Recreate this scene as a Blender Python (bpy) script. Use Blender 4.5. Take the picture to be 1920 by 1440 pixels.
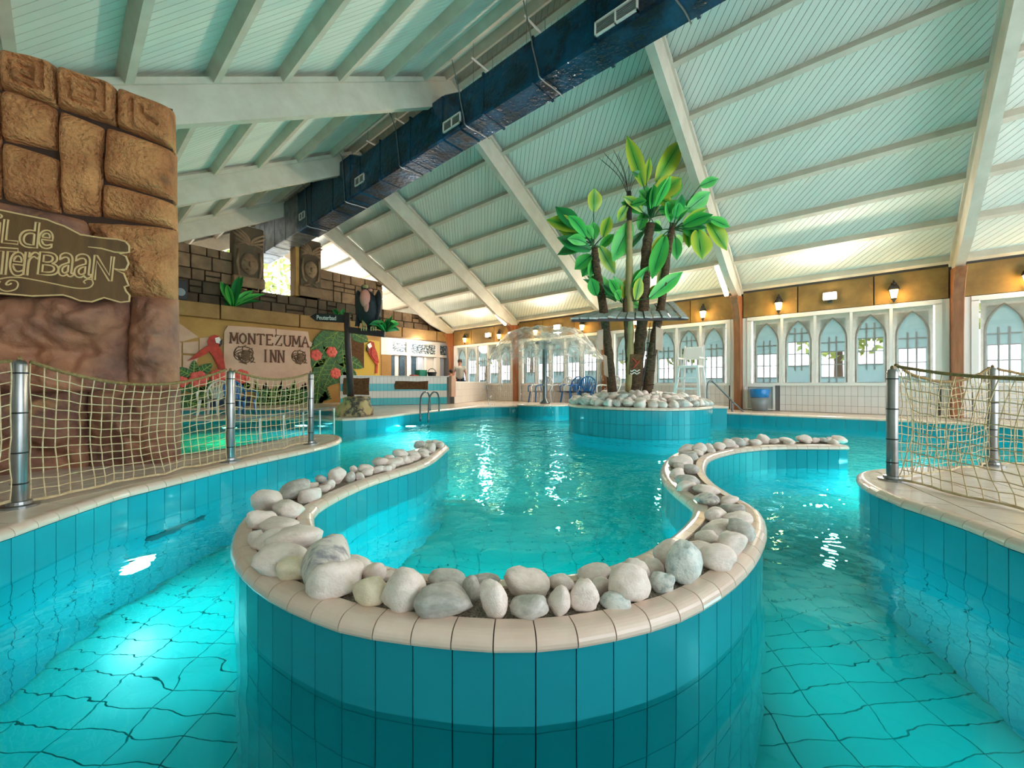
import bpy, bmesh, math, random
from mathutils import Vector, Matrix, noise
S = bpy.context.scene
COL = S.collection
R = random.Random(11)
for o in list(bpy.data.objects):
    bpy.data.objects.remove(o)

# ------------------------------------------------------------------ camera
EYE = .94
FPX = 750.0
AX, AY = .7496, .6614            # heading of the lens in plan
cd = bpy.data.cameras.new('camera')
cam = bpy.data.objects.new('camera', cd)
COL.objects.link(cam)
cam.location = (0, 0, EYE)
cam.rotation_euler = (math.pi/2, 0, -math.atan2(AX, AY))
cd.sensor_width = 36
cd.lens = 36*FPX/1920
cd.clip_start = .05
cd.clip_end = 300
S.camera = cam
S.view_settings.view_transform = 'Standard'
S.view_settings.look = 'None'
S.view_settings.gamma = 1
S.view_settings.use_curve_mapping = False
S.view_settings.exposure = EXPO = 1.75
cy = S.cycles
cy.max_bounces = 9
cy.diffuse_bounces = 3
cy.glossy_bounces = 4
cy.transmission_bounces = 8
cy.transparent_max_bounces = 16
cy.sample_clamp_indirect = 4
cy.use_denoising = True
cy.adaptive_threshold = .035
# ------------------------------------------------------------------ daylight
wd = bpy.data.worlds.new('daylight')
S.world = wd
wd.use_nodes = True
nt = wd.node_tree
bg = nt.nodes['Background']
tc = nt.nodes.new('ShaderNodeTexCoord')
nz = nt.nodes.new('ShaderNodeTexNoise')
nz.inputs['Scale'].default_value = 1.5
rp = nt.nodes.new('ShaderNodeValToRGB')
rp.color_ramp.elements[0].color = (.80, .88, 1, 1)
rp.color_ramp.elements[1].color = (.96, .97, 1, 1)
nt.links.new(tc.outputs['Generated'], nz.inputs['Vector'])
nt.links.new(nz.outputs['Fac'], rp.inputs['Fac'])
nt.links.new(rp.outputs['Color'], bg.inputs['Color'])
bg.inputs['Strength'].default_value = 1.7


def lamp(name, kind, loc, energy, col, size=.1, target=None, spot=None):
    l = bpy.data.lights.new(name, kind)
    l.energy = energy
    l.color = col
    if kind == 'AREA':
        l.shape = 'DISK'
        l.size = size
    else:
        l.shadow_soft_size = size
    if kind == 'SPOT' and spot:
        l.spot_size = spot
        l.spot_blend = .6
    o = bpy.data.objects.new(name, l)
    COL.objects.link(o)
    o.location = loc
    if target is not None:
        o.rotation_euler = (Vector(target)-Vector(loc)).to_track_quat('-Z', 'Y').to_euler()
    return o


def cw(r, d, z=0.):
    """metres right of and ahead of the camera -> world"""
    return Vector((d*AX+r*AY, d*AY-r*AX, z))


def ray(u, v):
    a, b = u-960, 720-v
    return Vector((AX*FPX+AY*a, AY*FPX-AX*a, b))/FPX


def at(u, v, d=None, z=None, Y=None, X=None):
    q = ray(u, v)
    if z is not None:
        d = (z-EYE)/q.z
    elif Y is not None:
        d = Y/q.y
    elif X is not None:
        d = X/q.x
    return Vector((0, 0, EYE))+q*d


# ------------------------------------------------------------------ materials
def lin(h):
    h = h.lstrip('#')
    out = []
    for i in (0, 2, 4):
        c = int(h[i:i+2], 16)/255
        out.append(c/12.92 if c <= .04045 else ((c+.055)/1.055)**2.4)
    return (*out, 1)


def mat(name, col, rough=.5, metal=0, col2=None, scale=4., bump=0, bscale=40., coat=0, vary=0, detail=4,
        lo=.35, hi=.65, emit=0, stretch=None, col3=None, spec=.5, bdist=.02):
    m = bpy.data.materials.new(name)
    m.use_nodes = True
    nt = m.node_tree
    p = nt.nodes['Principled BSDF']
    p.inputs['Roughness'].default_value = rough
    p.inputs['Metallic'].default_value = metal
    p.inputs['Coat Weight'].default_value = coat
    p.inputs['Coat Roughness'].default_value = .06
    p.inputs['Specular IOR Level'].default_value = spec
    a = lin(col)
    p.inputs['Base Color'].default_value = a
    if emit:
        p.inputs['Emission Color'].default_value = a
        p.inputs['Emission Strength'].default_value = emit
    L = nt.links.new
    src = None
    if col2 or bump or vary:
        tc = nt.nodes.new('ShaderNodeTexCoord')
        oi = nt.nodes.new('ShaderNodeObjectInfo')
        mp = nt.nodes.new('ShaderNodeVectorMath')
        mp.operation = 'MULTIPLY_ADD'
        L(tc.outputs['Object'], mp.inputs[0])
        mp.inputs[1].default_value = stretch or (1, 1, 1)
        if vary:
            sc = nt.nodes.new('ShaderNodeVectorMath')
            sc.operation = 'SCALE'
            cx = nt.nodes.new('ShaderNodeCombineXYZ')
            for k in range(3):
                L(oi.outputs['Random'], cx.inputs[k])
            L(cx.outputs[0], sc.inputs[0])
            sc.inputs['Scale'].default_value = 37.
            L(sc.outputs[0], mp.inputs[2])
        V = mp.outputs[0]
    if col2:
        n = nt.nodes.new('ShaderNodeTexNoise')
        n.inputs['Scale'].default_value = scale
        n.inputs['Detail'].default_value = detail
        n.inputs['Roughness'].default_value = .6
        L(V, n.inputs['Vector'])
        r = nt.nodes.new('ShaderNodeValToRGB')
        r.color_ramp.elements[0].position = lo
        r.color_ramp.elements[1].position = hi
        r.color_ramp.elements[0].color = a
        r.color_ramp.elements[1].color = lin(col2)
        if col3:
            e = r.color_ramp.elements.new(min(.97, hi+.12))
            e.color = lin(col3)
        L(n.outputs['Fac'], r.inputs['Fac'])
        src = r.outputs['Color']
    if vary:
        hs = nt.nodes.new('ShaderNodeHueSaturation')
        mr = nt.nodes.new('ShaderNodeMapRange')
        mr.inputs['To Min'].default_value = 1-vary
        mr.inputs['To Max'].default_value = 1+vary
        L(oi.outputs['Random'], mr.inputs['Value'])
        L(mr.outputs[0], hs.inputs['Value'])
        if src:
            L(src, hs.inputs['Color'])
        else:
            hs.inputs['Color'].default_value = a
        src = hs.outputs['Color']
    if src:
        L(src, p.inputs['Base Color'])
        if emit:
            L(src, p.inputs['Emission Color'])
    if bump:
        n2 = nt.nodes.new('ShaderNodeTexNoise')
        n2.inputs['Scale'].default_value = bscale
        n2.inputs['Detail'].default_value = 4
        L(V, n2.inputs['Vector'])
        b = nt.nodes.new('ShaderNodeBump')
        b.inputs['Strength'].default_value = bump
        b.inputs['Distance'].default_value = bdist
        L(n2.outputs['Fac'], b.inputs['Height'])
        L(b.outputs[0], p.inputs['Normal'])
    return m


TILE = '#1f93a0'
M = {
    'board': mat('painted ceiling boards', '#dbe1d4', .55, vary=.04),  # mint tint put into the paint for the teal light off the pool
    'gap': mat('dark joints', '#3a403c', .9),
    'beam': mat('painted beams', '#cfc8b6', .55, col2='#c2b9a6', scale=3, bump=.05),
    'duct': mat('dark foil duct', '#0c2433', .16, .45, col2='#125074', scale=2.5, bump=.6, bscale=14),  # blue of the pool's reflection is put into the foil colour
    'ductgrey': mat('zinc duct', '#959b9f', .35, .6, col2='#575e61', scale=3, bump=.1, bscale=6),
    'tile': mat('turquoise glazed tile', TILE, .16, vary=.05, coat=.3),
    'tilej': mat('dark tile joints', '#14474c', .7),
    'ftile': mat('pale turquoise floor tile', '#14a8a6', .3, vary=.05),
    'fjoint': mat('pool floor joints', '#1d808a', .7),
    'coping': mat('cream glazed coping', '#e8cfbc', .22, vary=.03, coat=.25, col2='#dfc4b0', scale=6),
    'deck': mat('cream deck tile', '#e0d0c0', .25, vary=.05, col2='#d2c0ae', scale=5),
    'deckj': mat('deck joints', '#6f655a', .8),
    'wtile': mat('white wall tile', '#e2dbd2', .2, vary=.03),
    'wjoint': mat('grey wall joints', '#6d6c6a', .8),
    'btile': mat('turquoise wall tile', '#2fb6c2', .2, vary=.04),
    'white': mat('white paint', '#e9e4dc', .4),
    'wplastic': mat('white plastic', '#ecebe8', .35),
    'bplastic': mat('blue plastic', '#0d6fb4', .35, col2='#0b62a4', scale=3),
    'fascia': mat('ochre stone panel', '#8f7038', .6, col2='#735829', scale=2.2, bump=.12, bscale=9, vary=.1, col3='#a17a3c'),
    'black': mat('black iron', '#15171a', .5),
    'wood': mat('red brown post', '#a4663c', .5, col2='#854c2a', scale=2, stretch=(6, 6, .6), bump=.1),
    'film': mat('printed stone film', '#c4bfb4', .5, col2='#b2ada2', scale=9, bump=.08, bscale=30),
    'blind': mat('blue grey blind', '#8fa9aa', .5, col2='#84a0a2', scale=2),
    'muntin': mat('grey window bars', '#8d8f8c', .5),
    'steel': mat('brushed steel', '#9a9c9b', .28, .9, col2='#868988', scale=6),
    'chrome': mat('grey steel rail', '#70777a', .25, .8),
    'rope': mat('cream net cord', '#e0cda6', .8, col2='#c4ac80', scale=30, bump=.3, bscale=200),
    'toprope': mat('hemp rope', '#a08653', .85, col2='#7d6538', scale=60, bump=.5, bscale=260),
    'gravel': mat('grey gravel', '#b3a692', .9, col2='#7a6f61', scale=130, bump=1, bscale=160, lo=.4, hi=.6),
    'st_white': mat('white marble pebble', '#f8e8de', .5, col2='#ead7c9', scale=5, bump=.25, bscale=18, vary=.06, col3='#c9bdad'),
    'st_grey': mat('grey pebble', '#d2ccc3', .5, col2='#b3ada4', scale=5, bump=.2, bscale=24, vary=.1),
    'st_yellow': mat('yellowish rough pebble', '#f8e6cc', .65, col2='#efdab6', scale=6, bump=.35, bscale=24, vary=.05),
    'st_teal': mat('green grey veined pebble', '#dfe0d8', .45, col2='#7f9a98', scale=3.2, bump=.25, bscale=16, vary=.08, lo=.45, hi=.75),
    'st_vein': mat('grey veined pebble', '#e6dccf', .5, col2='#8f8b8d', scale=3, bump=.3, bscale=16, lo=.45, hi=.68, stretch=(1, 3, 1)),
    'temple': mat('ochre temple block', '#e09e62', .75, col2='#aa6a3c', scale=3.2, bump=1, bscale=34, vary=.06, lo=.32, hi=.66, col3='#6a4a33', bdist=.06),
    'templed': mat('brown temple rock', '#a87454', .7, col2='#704c40', scale=2.4, bump=.7, bscale=11, vary=.06, lo=.35, hi=.62, col3='#b88a55', bdist=.05),
    'templej': mat('dark temple joints', '#3b2a1e', .9),
    'plank': mat('stained sign plank', '#6b4a20', .5, col2='#553816', scale=3, stretch=(5, 5, .7), bump=.12),
    'carve': mat('pale routed line', '#d3b27c', .7),
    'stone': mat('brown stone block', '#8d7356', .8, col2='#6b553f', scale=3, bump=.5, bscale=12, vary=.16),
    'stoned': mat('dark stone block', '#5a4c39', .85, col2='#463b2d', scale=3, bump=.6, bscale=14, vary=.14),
    'stonej': mat('dark stone joints', '#2f261c', .9),
    'ochre': mat('ochre plaster', '#b48a4a', .7, col2='#9a7236', scale=1.4, bump=.15, bscale=6, vary=.06),
    'ledge': mat('tan stone ledge', '#9c7846', .7, col2='#80602f', scale=1.8, bump=.3, bscale=8, vary=.1),
    'vpink': mat('pink skin paint', '#c4806f', .6),
    'pink': mat('pale pink plaster', '#d3b09a', .7, col2='#c49e88', scale=2, bump=.15, bscale=8),
    'letter': mat('brown carved letters', '#6b4332', .7),
    'relief': mat('brown relief', '#7a5c40', .7, col2='#4d3828', scale=12),
    'red': mat('red feathers', '#c8371c', .6, col2='#9c2412', scale=8),
    'flower': mat('coral flower', '#e0604f', .5, col2='#c8433c', scale=9),
    'mleaf': mat('mural leaf green', '#2f6d33', .6, col2='#123f22', scale=9, stretch=(2, 2, 1)),
    'mvein': mat('pale leaf vein', '#8fae58', .6),
    'yellow': mat('yellow plaster', '#cfae45', .7),
    'dark': mat('dark brown wood', '#33211c', .55, col2='#24161a', scale=3, stretch=(4, 4, .8), bump=.25),
    'bark': mat('dark rough bark', '#3a2a1d', .9, col2='#6a4f34', scale=14, bump=1, bscale=40, stretch=(1, 1, 2.5)),
    'bamboo': mat('green yellow cane', '#b3a06c', .5, col2='#94824e', scale=2),
    'trunk': mat('brown trunk', '#5a3f28', .8, col2='#3c2918', scale=5, bump=.6, bscale=30),
    'grayplank': mat('weathered grey planks', '#c4c6c0', .7, col2='#9a9e9a', scale=4, stretch=(3, 3, 1), bump=.2, vary=.15),
    'feather': mat('black feathers', '#0d151b', .6, col2='#2b3c40', scale=26, lo=.55, hi=.8, bump=.5, bscale=60),
    'skin': mat('skin', '#c98f76', .5),
    'tshirt': mat('grey t-shirt', '#a9aaa4', .8),
    'navy': mat('navy shorts', '#1d3350', .8),
    'hair': mat('dark hair', '#2c211b', .7),
    'bag': mat('blue bin bag', '#0d79bd', .3, bump=.4, bscale=12),
    'greyprint': mat('grey blue printed panel', '#a4b2b2', .4, col2='#c0bdb4', scale=5),
    'grey': mat('grey plastic', '#7b8488', .4),
    'green': mat('green box', '#158a72', .5),
    'rockp': mat('painted rock', '#b89a68', .7, col2='#2e3134', scale=3, bump=.6, bscale=12, lo=.46, hi=.56, col3='#d0b888'),
    'brownsign': mat('rough brown sign', '#6a4826', .9, col2='#4a3016', scale=14, bump=.8, bscale=40),
    'wavep': mat('blue wave print', '#1f4456', .5, col2='#dfe2dc', scale=9, lo=.5, hi=.56, stretch=(1, 1, 2.6), detail=2),
    'stripe': mat('teal print', '#24526a', .5, col2='#0e2d3d', scale=6),
    'lilac': mat('pale blue door', '#b9c4d6', .5),
    'grass': mat('lawn', '#5f7a3a', .9, col2='#48622c', scale=3),
    'foliage': mat('outdoor foliage', '#6f8a3e', .8, col2='#a8a850', scale=1.2, vary=.2),
    'lampglass': mat('lit lantern glass', '#ffcf7a', .3, emit=6),
    'flood': mat('lit floodlight', '#ffe6c2', .3, emit=30),
    'tubelit': mat('lit fluorescent tube', '#fff1dc', .3, emit=9),
    'poollamp': mat('lit pool lamp', '#e8fbff', .3, emit=14),
}


def leafmat(name, c_mid, c_edge):
    m = bpy.data.materials.new(name)
    m.use_nodes = True
    nt = m.node_tree
    p = nt.nodes['Principled BSDF']
    p.inputs['Roughness'].default_value = .42
    uv = nt.nodes.new('ShaderNodeUVMap')
    sp = nt.nodes.new('ShaderNodeSeparateXYZ')
    nt.links.new(uv.outputs[0], sp.inputs[0])
    r = nt.nodes.new('ShaderNodeValToRGB')
    r.color_ramp.elements[0].color = lin(c_mid)
    r.color_ramp.elements[1].color = lin(c_edge)
    r.color_ramp.elements[0].position = .15
    r.color_ramp.elements[1].position = .85
    nt.links.new(sp.outputs['Y'], r.inputs[0])
    nt.links.new(r.outputs[0], p.inputs['Base Color'])
    w = nt.nodes.new('ShaderNodeTexWave')
    w.inputs['Scale'].default_value = 9
    w.inputs['Distortion'].default_value = 1
    nt.links.new(uv.outputs[0], w.inputs['Vector'])
    b = nt.nodes.new('ShaderNodeBump')
    b.inputs['Strength'].default_value = .12
    nt.links.new(w.outputs['Fac'], b.inputs['Height'])
    nt.links.new(b.outputs[0], p.inputs['Normal'])
    p.inputs['Subsurface Weight'].default_value = 0
    return m


M['leaf'] = leafmat('green banana leaf', '#2da548', '#5cc552')
M['leafy'] = leafmat('yellow edged banana leaf', '#4f9a30', '#b6c238')
M['leafd'] = leafmat('dark green leaf', '#0f6a34', '#1f8a3e')


def watermat(name, tint, big, small):
    m = bpy.data.materials.new(name)
    m.use_nodes = True
    nt = m.node_tree
    nt.nodes.remove(nt.nodes['Principled BSDF'])
    out = nt.nodes['Material Output']
    g = nt.nodes.new('ShaderNodeBsdfGlass')
    g.inputs['IOR'].default_value = 1.33
    g.inputs['Roughness'].default_value = 0
    g.inputs['Color'].default_value = tint
    tc = nt.nodes.new('ShaderNodeTexCoord')
    n1 = nt.nodes.new('ShaderNodeTexNoise')
    n1.inputs['Scale'].default_value = 1.7
    n1.inputs['Detail'].default_value = 1
    n1.inputs['Distortion'].default_value = .6
    n2 = nt.nodes.new('ShaderNodeTexNoise')
    n2.inputs['Scale'].default_value = 9
    n2.inputs['Detail'].default_value = 2
    for n in (n1, n2):
        nt.links.new(tc.outputs['Object'], n.inputs['Vector'])
    b1 = nt.nodes.new('ShaderNodeBump')
    b1.inputs['Strength'].default_value = 1
    b1.inputs['Distance'].default_value = big
    b2 = nt.nodes.new('ShaderNodeBump')
    b2.inputs['Strength'].default_value = 1
    # ripples grow towards the far, busier end of the pool
    ln = nt.nodes.new('ShaderNodeVectorMath')
    ln.operation = 'LENGTH'
    mr = nt.nodes.new('ShaderNodeMapRange')
    mr.inputs['From Min'].default_value = 1.6
    mr.inputs['From Max'].default_value = 8
    mr.inputs['To Min'].default_value = small*.04
    mr.inputs['To Max'].default_value = small
    nt.links.new(tc.outputs['Object'], ln.inputs[0])
    nt.links.new(ln.outputs['Value'], mr.inputs['Value'])
    nt.links.new(mr.outputs[0], b2.inputs['Distance'])
    nt.links.new(n1.outputs['Fac'], b1.inputs['Height'])
    nt.links.new(n2.outputs['Fac'], b2.inputs['Height'])
    nt.links.new(b1.outputs[0], b2.inputs['Normal'])
    nt.links.new(b2.outputs[0], g.inputs['Normal'])
    nt.links.new(g.outputs[0], out.inputs['Surface'])
    return m


M['water'] = watermat('pool water', (.34, .95, .95, 1), .028, .02)


def glassmat(name, clear, col=(1, 1, 1, 1), rough=.02, white=None):
    m = bpy.data.materials.new(name)
    m.use_nodes = True
    nt = m.node_tree
    nt.nodes.remove(nt.nodes['Principled BSDF'])
    out = nt.nodes['Material Output']
    t = nt.nodes.new('ShaderNodeBsdfTransparent')
    t.inputs[0].default_value = col
    g = nt.nodes.new('ShaderNodeBsdfGlossy')
    g.inputs['Roughness'].default_value = rough
    mx = nt.nodes.new('ShaderNodeMixShader')
    lw_ = nt.nodes.new('ShaderNodeLayerWeight')     # Schlick, the same from both faces of the pane
    lw_.inputs['Blend'].default_value = .5
    pw = nt.nodes.new('ShaderNodeMath')
    pw.operation = 'POWER'
    pw.inputs[1].default_value = 5
    f = nt.nodes.new('ShaderNodeMapRange')
    f.inputs['To Min'].default_value = ((clear-1)/(clear+1))**2*1.6
    f.inputs['To Max'].default_value = .9
    nt.links.new(lw_.outputs['Facing'], pw.inputs[0])
    nt.links.new(pw.outputs[0], f.inputs['Value'])
    nt.links.new(f.outputs[0], mx.inputs[0])
    nt.links.new(t.outputs[0], mx.inputs[1])
    nt.links.new(g.outputs[0], mx.inputs[2])
    last = mx.outputs[0]
    if white:
        df = nt.nodes.new('ShaderNodeBsdfDiffuse')
        df.inputs[0].default_value = (.95, .95, .93, 1)
        n = nt.nodes.new('ShaderNodeTexNoise')
        n.inputs['Scale'].default_value = 3.2
        n.inputs['Detail'].default_value = 6
        n.inputs['Distortion'].default_value = 1.2
        r = nt.nodes.new('ShaderNodeMapRange')
        r.inputs['From Min'].default_value = .42
        r.inputs['From Max'].default_value = .68
        r.inputs['To Min'].default_value = white[0]
        r.inputs['To Max'].default_value = white[1]
        tc = nt.nodes.new('ShaderNodeTexCoord')
        nt.links.new(tc.outputs['Object'], n.inputs['Vector'])
        nt.links.new(n.outputs['Fac'], r.inputs['Value'])
        m2 = nt.nodes.new('ShaderNodeMixShader')
        nt.links.new(r.outputs[0], m2.inputs[0])
        nt.links.new(last, m2.inputs[1])
        nt.links.new(df.outputs[0], m2.inputs[2])
        last = m2.outputs[0]
    nt.links.new(last, out.inputs['Surface'])
    return m


for n_ in ('film', 'blind'):
    t_ = M[n_].node_tree
    pb = t_.nodes['Principled BSDF']
    tr = t_.nodes.new('ShaderNodeBsdfTranslucent')
    mxs = t_.nodes.new('ShaderNodeMixShader')
    mxs.inputs[0].default_value = .62 if n_ == 'film' else .45
    src_ = pb.inputs['Base Color'].links[0].from_socket
    t_.links.new(src_, tr.inputs['Color'])
    t_.links.new(pb.outputs[0], mxs.inputs[1])
    t_.links.new(tr.outputs[0], mxs.inputs[2])
    t_.links.new(mxs.outputs[0], t_.nodes['Material Output'].inputs['Surface'])
M['glass'] = glassmat('window glass', 1.45)
M['barrier'] = glassmat('tinted barrier glass', 1.4, (.75, .86, .88, 1))
M['sheet'] = glassmat('falling water', 1.33, (.96, .98, .98, 1), .1, (.06, .5))

# ------------------------------------------------------------------ mesh helpers
WM = {}


def link(o, parent=None, loc=None):
    COL.objects.link(o)
    w = Matrix.Translation(loc) if loc is not None else Matrix.Identity(4)
    if loc is not None:
        o.location = loc
    if parent is not None:
        o.parent = parent
        o.matrix_parent_inverse = WM[parent.name].inverted()
    WM[o.name] = w
    return o


def tag(o, label=None, cat=None, group=None, kind=None):
    if label:
        o['label'] = label
    if cat:
        o['category'] = cat
    if group:
        o['group'] = group
    if kind:
        o['kind'] = kind
    return o


def thing(name, label, cat, loc=(0, 0, 0), group=None, kind=None):
    o = bpy.data.objects.new(name, None)
    o.empty_display_size = .1
    link(o, None, Vector(loc))
    return tag(o, label, cat, group, kind)


def dup(o, parent=None):
    c = o.copy()
    COL.objects.link(c)
    if parent is not None:
        c.parent = parent
        c.matrix_parent_inverse = o.matrix_parent_inverse
        for k in ('label', 'category', 'group'):
            if k in c and k != 'label':
                del c[k]
    WM[c.name] = WM[o.name]
    for ch in list(o.children):
        dup(ch, c)
    return c


class MB:
    def __init__(s):
        s.v = []
        s.f = []

    def add(s, vs, fs):
        n = len(s.v)
        s.v += [tuple(v) for v in vs]
        s.f += [tuple(i+n for i in f) for f in fs]
        return s

    def hexa(s, a):
        """eight corners: bottom four then top four, same winding"""
        return s.add(a, [(3, 2, 1, 0), (4, 5, 6, 7), (0, 1, 5, 4), (1, 2, 6, 5), (2, 3, 7, 6), (3, 0, 4, 7)])

    def box(s, x0, y0, z0, x1, y1, z1):
        return s.hexa([(x0, y0, z0), (x1, y0, z0), (x1, y1, z0), (x0, y1, z0), (x0, y0, z1), (x1, y0, z1), (x1, y1, z1), (x0, y1, z1)])

    def beam(s, p, q, w, h, up=(0, 0, 1)):
        p, q = Vector(p), Vector(q)
        d = (q-p).normalized()
        side = d.cross(Vector(up)).normalized()*(w/2)
        u = side.cross(d).normalized()*(h/2)
        return s.hexa([p-side-u, p+side-u, q+side-u, q-side-u, p-side+u, p+side+u, q+side+u, q-side+u])

    def tube(s, pts, r, n=6, closed=False):
        pts = [Vector(p) for p in pts]
        rs = r if isinstance(r, (list, tuple)) else [r]*len(pts)
        base = len(s.v)
        m = len(pts)
        prev = None
        for i, p in enumerate(pts):
            a = pts[(i-1) % m] if (closed or i > 0) else p
            b = pts[(i+1) % m] if (closed or i < m-1) else p
            t = (b-a).normalized() if (b-a).length > 1e-9 else Vector((0, 0, 1))
            if prev is None:
                ref = Vector((0, 0, 1)) if abs(t.z) < .9 else Vector((1, 0, 0))
                prev = t.cross(ref).normalized()
            sd = (prev-t*prev.dot(t))
            sd = sd.normalized() if sd.length > 1e-6 else t.orthogonal().normalized()
            prev = sd
            up = t.cross(sd)
            for k in range(n):
                an = 2*math.pi*k/n
                s.v.append(tuple(p+(sd*math.cos(an)+up*math.sin(an))*rs[i]))
        for i in range(m if closed else m-1):
            j = (i+1) % m
            for k in range(n):
                l = (k+1) % n
                s.f.append((base+i*n+k, base+i*n+l, base+j*n+l, base+j*n+k))
        if not closed:
            s.f.append(tuple(base+k for k in reversed(range(n))))
            s.f.append(tuple(base+(m-1)*n+k for k in range(n)))
        return s

    def lathe(s, prof, c, n=16):
        c = Vector(c)
        b = len(s.v)
        for (r, z) in prof:
            for k in range(n):
                a = 2*math.pi*k/n
                s.v.append((c.x+r*math.cos(a), c.y+r*math.sin(a), c.z+z))
        for i in range(len(prof)-1):
            for k in range(n):
                l = (k+1) % n
                s.f.append((b+i*n+k, b+i*n+l, b+(i+1)*n+l, b+(i+1)*n+k))
        s.f.append(tuple(b+k for k in reversed(range(n))))
        s.f.append(tuple(b+(len(prof)-1)*n+k for k in range(n)))
        return s

    def prism(s, poly, a, b, f=None):
        """poly in 2-D, swept from a to b along the third axis; f maps (p, q, t) to world"""
        f = f or (lambda p, q, t: (p, q, t))
        n = len(poly)
        area = sum(poly[i][0]*poly[(i+1) % n][1]-poly[(i+1) % n][0]*poly[i][1] for i in range(n))
        P = list(poly) if area > 0 else list(reversed(poly))
        vs = [f(p[0], p[1], a) for p in P]+[f(p[0], p[1], b) for p in P]
        fs = [tuple(reversed(range(n))), tuple(range(n, 2*n))]
        fs += [(i, (i+1) % n, n+(i+1) % n, n+i) for i in range(n)]
        return s.add(vs, fs)

    def grid(s, nu, nv, fn, flip=False):
        b = len(s.v)
        for j in range(nv+1):
            for i in range(nu+1):
                s.v.append(tuple(fn(i/nu, j/nv)))
        for j in range(nv):
            for i in range(nu):
                q = (b+j*(nu+1)+i, b+j*(nu+1)+i+1, b+(j+1)*(nu+1)+i+1, b+(j+1)*(nu+1)+i)
                s.f.append(tuple(reversed(q)) if flip else q)
        return s

    def blob(s, c, rx, ry, rz, sub=2, amp=.0, freq=2., seed=0., rot=None):
        bm = bmesh.new()
        bmesh.ops.create_icosphere(bm, subdivisions=sub, radius=1)
        c = Vector(c)
        vs = []
        for v in bm.verts:
            d = v.co.normalized()
            k = 1+amp*noise.noise(d*freq+Vector((seed, seed*1.7, 3)))
            p = Vector((d.x*rx*k, d.y*ry*k, d.z*rz*k))
            if rot is not None:
                p = rot @ p
            vs.append(c+p)
        fs = [tuple(v.index for v in f.verts) for f in bm.faces]
        bm.free()
        return s.add(vs, fs)

    def mesh(s, name, smooth=False, bevel=0, fix=True):
        me = bpy.data.meshes.new(name)
        me.from_pydata(s.v, [], s.f)
        if bevel or fix:
            bm = bmesh.new()
            bm.from_mesh(me)
            if bevel:
                bmesh.ops.bevel(bm, geom=list(bm.edges), offset=bevel, segments=1, affect='EDGES', profile=.6)
            if fix:
                bmesh.ops.recalc_face_normals(bm, faces=bm.faces)
            bm.to_mesh(me)
            bm.free()
        if smooth:
            me.polygons.foreach_set('use_smooth', [True]*len(me.polygons))
        return me

    def build(s, name, m, parent=None, smooth=False, bevel=0, fix=True):
        me = s.mesh(name, smooth, bevel, fix)
        me.materials.append(M[m] if isinstance(m, str) else m)
        o = bpy.data.objects.new(name, me)
        return link(o, parent)


def spline(P, n=8, closed=False):
    P = [Vector(p) for p in P]
    if closed:
        Q = [P[-1]]+P+[P[0], P[1]]
    else:
        Q = [2*P[0]-P[1]]+P+[2*P[-1]-P[-2]]
    out = []
    for i in range(1, len(Q)-2):
        a, b, c, d = Q[i-1:i+3]
        for k in range(n):
            t = k/n
            out.append(.5*((2*b)+(c-a)*t+(2*a-5*b+4*c-d)*t*t+(3*b-a-3*c+d)*t**3))
    if not closed:
        out.append(P[-1])
    return out


def resample(P, pitch, closed=False):
    P = [Vector(p) for p in P]
    if closed:
        P = P+[P[0]]
    acc = [0]
    for a, b in zip(P, P[1:]):
        acc.append(acc[-1]+(b-a).length)
    n = max(2, round(acc[-1]/pitch))
    out, j = [], 0
    for k in range(n+1):
        t = acc[-1]*k/n
        while j < len(acc)-2 and acc[j+1] < t:
            j += 1
        q = (t-acc[j])/max(1e-9, acc[j+1]-acc[j])
        out.append(P[j].lerp(P[j+1], q))
    if closed:
        out.pop()
    return out


def norms(P, closed, sign):
    n = len(P)
    out = []
    for i in range(n):
        a = P[i-1] if (closed or i > 0) else P[i]
        b = P[(i+1) % n] if (closed or i < n-1) else P[i]
        t = (b-a).normalized()
        out.append(Vector((t.y, -t.x))*sign)
    return out


def inset(P, closed, sign, k):
    N = norms(P, closed, sign)
    return [p-n*k for p, n in zip(P, N)]


COPE = [(-.062, .0), (-.026, .0)]+[(-.026+.042*math.sin(a), -.040+.040*math.cos(a)) for a in [math.pi/2*k/7 for k in range(1, 8)]]+[(.013, -.048), (-.003, -.051), (-.062, -.051)]


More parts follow.
